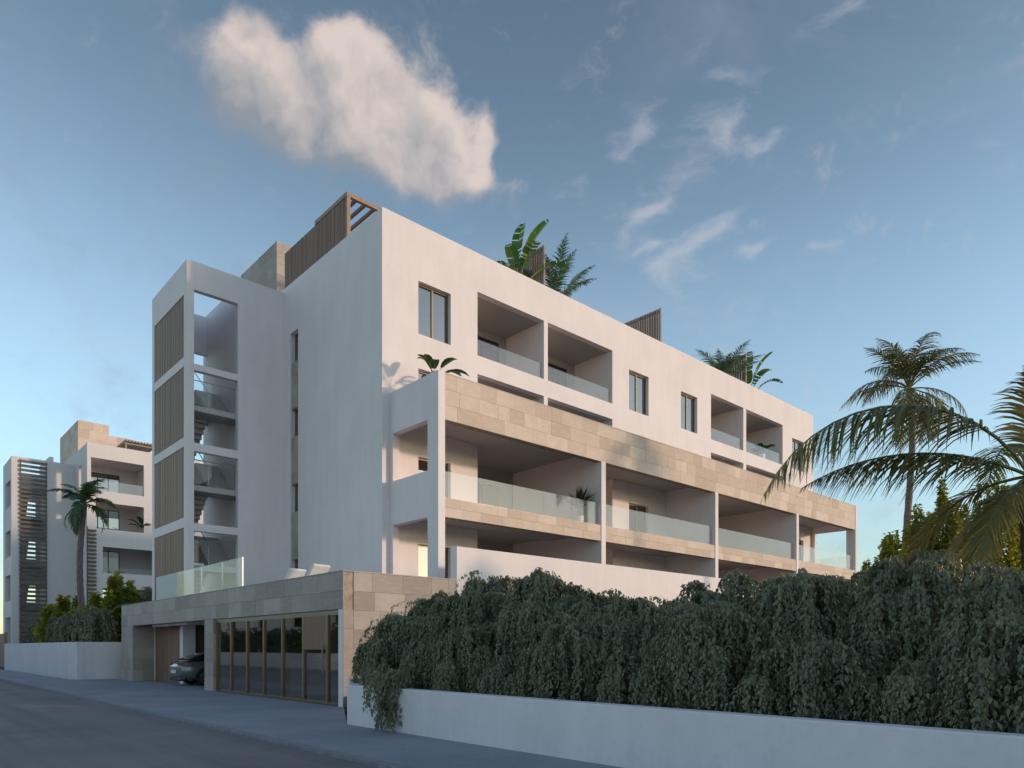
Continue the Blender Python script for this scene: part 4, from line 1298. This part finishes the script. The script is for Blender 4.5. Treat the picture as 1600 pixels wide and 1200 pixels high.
def roof_palm(label, x, y, z, seed, n=15, ln=2.6, mat='roof_palm_leaf', lf=.5):
    g = random.Random(seed)
    t = thing('potted_palm', (x, y, z), label, 'palm', 'feathery palms on the roof')
    for i in range(n):
        az = 2 * math.pi * i / n + g.uniform(-.2, .2)
        frond(t, (x + .05 * math.cos(az), y + .05 * math.sin(az), z), az, R(g.choice((86, 76, 68, 80))), ln * g.uniform(.75, 1.1), R(g.uniform(50, 85)), lf, seed + i, mat, 40, .75, .05, rad=.022, stalk=.28, powr=1.4, upk=.1)
    return t


roof_palm('feathery roof palm right of the first timber screen', 22.75, 22.2, 16.25, 610, 12, 3.3, lf=.55)
pot('roof_planter', 22.75, 22.2, 15.752, .32, .5, 'round planter holding the feathery palm right of the first roof screen')
roof_palm('feathery roof palm left of the last timber screen', 36.9, 22.3, 16.2, 650, 13, 3.6, lf=.6)
pot('roof_planter', 36.9, 22.3, 15.752, .32, .5, 'round planter holding the feathery palm left of the last roof screen')


def broad_plant(label, x, y, z, seed, n=9, ln=.8, wid=.24, name='leafy_plant'):
    g = np.random.default_rng(seed)
    t = thing(name, (x, y, z), label, 'plant')
    for i in range(n):
        az = 2 * math.pi * i / n + g.uniform(-.3, .3)
        el = R(g.uniform(35, 80))
        pts = [Vector((x, y, z))]
        L = ln * g.uniform(.75, 1.2)
        for k in range(8):
            e = el - R(75) * (k / 8) ** 1.5
            pts.append(pts[-1] + Vector((math.cos(az) * math.cos(e), math.sin(az) * math.cos(e), math.sin(e))) * L / 8)
        m = MB()
        sd = Vector((-math.sin(az), math.cos(az), 0))
        P, F = [], []
        for k in range(3, 9):
            u = (k - 3) / 5
            w = wid * (math.sin(math.pi * (.08 + .9 * u)) ** .7) * .5
            P += [pts[k] - sd * w + Vector((0, 0, w * .3)), pts[k], pts[k] + sd * w + Vector((0, 0, w * .3))]
        for k in range(5):
            j = 3 * k
            F += [(j, j + 1, j + 4, j + 3), (j + 1, j + 2, j + 5, j + 4)]
        m.poly(P, F)
        lf = m.build('leaf', 'house_plant_leaf', t)
        MB().tube(pts[:6], .011, 5).build('leaf_stalk', 'banana_stalk', lf)
    return t


broad_plant('dark broad leaved plant on the terrace above the corner pillar', 14.55, 19.9, 10.7, 81, 9, 1.15, .3)
pot('terrace_planter', 14.55, 19.9, 9.502, .28, 1.2, 'planter under the dark leafy plant above the corner pillar')
broad_plant('dark leafy plant in the right hand top floor loggia', 40.9, 22.0, 13.35, 82, 11, 1.0, .34)
pot('loggia_planter', 40.9, 22.0, 12.622, .22, .75, 'planter in the right hand top floor loggia')
# spiky potted plant in the balcony
sp = thing('spiky_plant', (20.95, 18.95, 7.0), 'spiky green potted plant behind the balcony glass next to the first party wall', 'plant')
g_ = np.random.default_rng(9)
nn = 110
aa = g_.uniform(0, 2 * np.pi, nn)
ee = g_.uniform(.5, 1.5, nn)
DD = np.stack([np.cos(aa) * np.cos(ee), np.sin(aa) * np.cos(ee), np.sin(ee)], 1)
leaf_cloud('foliage', np.tile([20.95, 18.95, 7.0], (nn, 1)) + g_.normal(0, .03, (nn, 3)), DD, g_.normal(0, .3, (nn, 3)) + [0, 0, 1], g_.uniform(.5, .95, nn), .05, 'house_plant_leaf', sp)
MB().tube([(20.95, 18.95, 6.6), (20.95, 18.95, 7.05)], .04, 6).build('stem', 'bark', sp)
pot('balcony_planter', 20.95, 18.95, 6.322, .17, .36, 'white pot of the spiky plant on the balcony floor')
broad_plant('small dark plant on the balcony of the neighbouring building', 17.6, 64.9, 11.1, 83, 10, 1.5, .5)


# ------------------------------------------------------------------ sun loungers on the podium roof
def lounger(x, y, rz, label):
    t = thing('sun_lounger', (x, y, 3.2), label, 'lounger', 'white loungers on the podium roof')
    M = Matrix.Translation((x, y, 3.2)) @ Matrix.Rotation(rz, 4, 'Z')

    def part(name, q, mat, tilt=0, piv=(0, 0, 0)):
        m = MB().box(*q)
        A = M @ Matrix.Translation(piv) @ Matrix.Rotation(tilt, 4, 'Y')
        m.v = [tuple(A @ Vector(v)) for v in m.v]
        return m.build(name, mat, t, bevel=.02)
    part('seat', (0, 1.25, -.33, .33, .28, .38), 'white_fabric')
    part('backrest', (-.85, 0, -.33, .33, 0, .09), 'white_fabric', R(48), (0, 0, .30))
    for a in (.15, 1.1):
        for b in (-.28, .28):
            part('leg', (a, a + .05, b - .025, b + .025, 0, .279), 'steel')


lounger(10.9, 23.3, R(100), 'white sun lounger with raised back behind the podium parapet')
lounger(10.9, 21.6, R(100), 'second white sun lounger nearer the stone corner, barely above the parapet')


# ------------------------------------------------------------------ parked car in the bay
def build_car(x0, yc, z0=0.0):
    t = thing('parked_car', (x0, yc, z0), 'dark grey hatchback parked nose in under the podium', 'car')

    def loft(sections, name, mat, sub=2, caps=True):
        V, Fc = [], []
        for l, prof in sections:
            for (w, z) in prof: V.append((l, w, z))
            for (w, z) in reversed(prof): V.append((l, -w, z))
        k = len(sections[0][1]) * 2
        for s in range(len(sections) - 1):
            for j in range(k):
                j2 = (j + 1) % k
                Fc.append((s * k + j, s * k + j2, (s + 1) * k + j2, (s + 1) * k + j))
        if caps:
            Fc.append(tuple(reversed(range(k))))
            Fc.append(tuple((len(sections) - 1) * k + j for j in range(k)))
        m = MB()
        m.v = [(x0 + a, yc + b, z0 + c) for a, b, c in V]
        m.f = Fc
        o = m.build(name, mat, t, smooth=True)
        if sub:
            md = o.modifiers.new('sub', 'SUBSURF')
            md.levels = sub
            md.render_levels = sub
        return o
    body = []
    for l, w, zb, zs, zt in ((0.0, .62, .42, .62, .80), (.06, .76, .33, .62, .90), (.30, .88, .24, .64, .97), (.8, .95, .20, .66, 1.0), (1.6, .94, .18, .64, .98), (2.8, .93, .18, .62, .95), (3.6, .93, .18, .62, .90), (4.2, .88, .20, .58, .80), (4.55, .74, .26, .5, .68), (4.62, .6, .32, .46, .6)):
        body.append((l, [(w * .80, zb), (w * .97, zb + .10), (w, zs), (w * .965, zs + .14), (w * .90, zt - .04), (w * .80, zt)]))
    loft(body, 'body', 'car_paint')
    cab = []
    for l, w, zt in ((.22, .70, .985), (.55, .72, 1.14), (1.05, .68, 1.31), (1.7, .65, 1.385), (2.4, .65, 1.37), (2.9, .68, 1.22), (3.35, .72, .97)):
        zl = .93
        cab.append((l, [(.78, zl), (.78 + (w - .78) * .35, zl + (zt - zl) * .4), (w + .01, zl + (zt - zl) * .85), (w * .86, zt), (w * .4, zt + .012)]))
    loft(cab, 'cabin_glass', 'car_glass')
    roof = []
    for l, w, zt in ((.75, .60, 1.235), (1.05, .62, 1.325), (1.7, .62, 1.40), (2.4, .60, 1.385), (2.75, .58, 1.30)):
        roof.append((l, [(w, zt - .035), (w * .97, zt - .002), (w * .5, zt + .012)]))
    loft(roof, 'roof', 'car_paint', 1)
    for a in (.92, 3.72):
        for sgn in (-1, 1):
            y = yc + sgn * .86
            wl = MB()
            seg = 28
            prof = [(.20, -.10), (.31, -.11), (.335, -.08), (.335, .08), (.31, .11), (.20, .10)]
            V, F = [], []
            for (r, d) in prof:
                for s in range(seg):
                    an = 2 * math.pi * s / seg
                    V.append((x0 + a + r * math.cos(an), y + sgn * d, z0 + .335 + r * math.sin(an)))
            for k in range(len(prof)):
                k2 = (k + 1) % len(prof)
                for s in range(seg):
                    s2 = (s + 1) % seg
                    F.append((k * seg + s, k * seg + s2, k2 * seg + s2, k2 * seg + s))
            wl.poly(V, F)
            w = wl.build('wheel', 'tyre_rubber', t, smooth=True)
            rm = MB()
            for s in range(7):
                an = 2 * math.pi * s / 7
                c, q = math.cos(an), math.sin(an)
                p1 = (x0 + a + .04 * c, y + sgn * .085, z0 + .335 + .04 * q)
                p2 = (x0 + a + .235 * c, y + sgn * .10, z0 + .335 + .235 * q)
                rm.tube([p1, p2], [.035, .03], 5)
            V, F = [], []
            for r in (.225, .25):
                for d in (.03, .108):
                    for s in range(seg):
                        an = 2 * math.pi * s / seg
                        V.append((x0 + a + r * math.cos(an), y + sgn * d, z0 + .335 + r * math.sin(an)))
            for ka, kb_ in ((0, 1), (1, 3), (3, 2), (2, 0)):
                for s in range(seg):
                    s2 = (s + 1) % seg
                    F.append((ka * seg + s, ka * seg + s2, kb_ * seg + s2, kb_ * seg + s))
            rm.poly(V, F)
            rm.build('rim', 'alloy', w)
            # dark wheel arch
            ar = MB()
            V, F = [], []
            for r in (.345, .40):
                for s in range(15):
                    an = math.pi * s / 14
                    V.append((x0 + a + r * math.cos(an), yc + sgn * .958, z0 + .335 + r * math.sin(an)))
            n0 = len(V)
            V += [(v[0], yc + sgn * .80, v[2]) for v in V]
            for s in range(14):
                F += [(s, s + 1, 15 + s + 1, 15 + s), (n0 + s, n0 + s + 1, s + 1, s), (15 + s, 15 + s + 1, n0 + 15 + s + 1, n0 + 15 + s)]
            ar.poly(V, F)
            ar.build('wheel_arch', 'black_plastic', t)
    for sgn in (-1, 1):
        tl = MB()
        pts = []
        for (l, w) in ((.005, .40), (.03, .62), (.09, .78), (.28, .885), (.42, .915)):
            pts += [(x0 + l - .008, yc + sgn * (w + .004), z0 + .80), (x0 + l - .004, yc + sgn * (w + .002) * .985, z0 + .885 + l * .06)]
        pts = [(a, b, c) for a, b, c in pts]
        n0 = len(pts)
        pts += [(a + .05, b - sgn * .05, c) for a, b, c in pts]
        F = []
        for k in range(4):
            i = 2 * k
            F += [(i, i + 1, i + 3, i + 2), (n0 + i, n0 + i + 2, n0 + i + 3, n0 + i + 1), (i + 1, n0 + i + 1, n0 + i + 3, i + 3), (i, i + 2, n0 + i + 2, n0 + i)]
        tl.poly(pts, F)
        tl.build('tail_light', 'tail_light', t)
        MB().tube([(x0 + .03, yc + sgn * .5, z0 + .30), (x0 + .2, yc + sgn * .5, z0 + .30)], .045, 10).tube([(x0 + .0, yc + sgn * .62, z0 + .30), (x0 + .2, yc + sgn * .62, z0 + .30)], .045, 10).build('exhaust_pipe', 'alloy', t)
        MB().box(x0 + 2.75, x0 + 2.95, yc + sgn * .95 - .09, yc + sgn * .95 + .09, z0 + .97, z0 + 1.09).build('wing_mirror', 'car_paint', t, bevel=.03)
    bx('number_plate', 'number_plate', t, x0 - .03, x0 - .015, yc - .26, yc + .26, z0 + .50, z0 + .62)
    bx('rear_diffuser', 'black_plastic', t, x0 + .02, x0 + .3, yc - .6, yc + .6, z0 + .2, z0 + .36, bevel=.03)
    return t


build_car(9.15, 29.75)

# ------------------------------------------------------------------ far backdrop: trees well behind, opposite hedge
g_ = np.random.default_rng(77)
nn = 14000
P = np.stack([g_.uniform(-7.4, -6.0, nn), g_.uniform(30, 105, nn), np.zeros(nn)], 1)
P[:, 2] = .2 + g_.uniform(0, 1, nn) ** .8 * (2.6 + .35 * np.sin(P[:, 1] * 1.3))
hd = thing('clipped_hedge', (-6.7, 66, 0), 'green hedge across the street reflected in the shopfront glass', 'hedge')
leaf_cloud('foliage', P, g_.normal(0, 1, (nn, 3)), g_.normal(0, 1, (nn, 3)) + [1, 0, .5], .34, .24, 'hedge_leaf', hd)
stm = MB()
for y in range(31, 105, 3):
    stm.tube([(-6.7, y, -.1), (-6.7, y + .1, 1.8)], [.05, .02], 5)
stm.build('stem', 'bark', hd)

SC.render.engine = 'CYCLES'
SC.cycles.use_denoising = True
SC.cycles.max_bounces = 7
SC.cycles.diffuse_bounces = 4
SC.cycles.transparent_max_bounces = 16
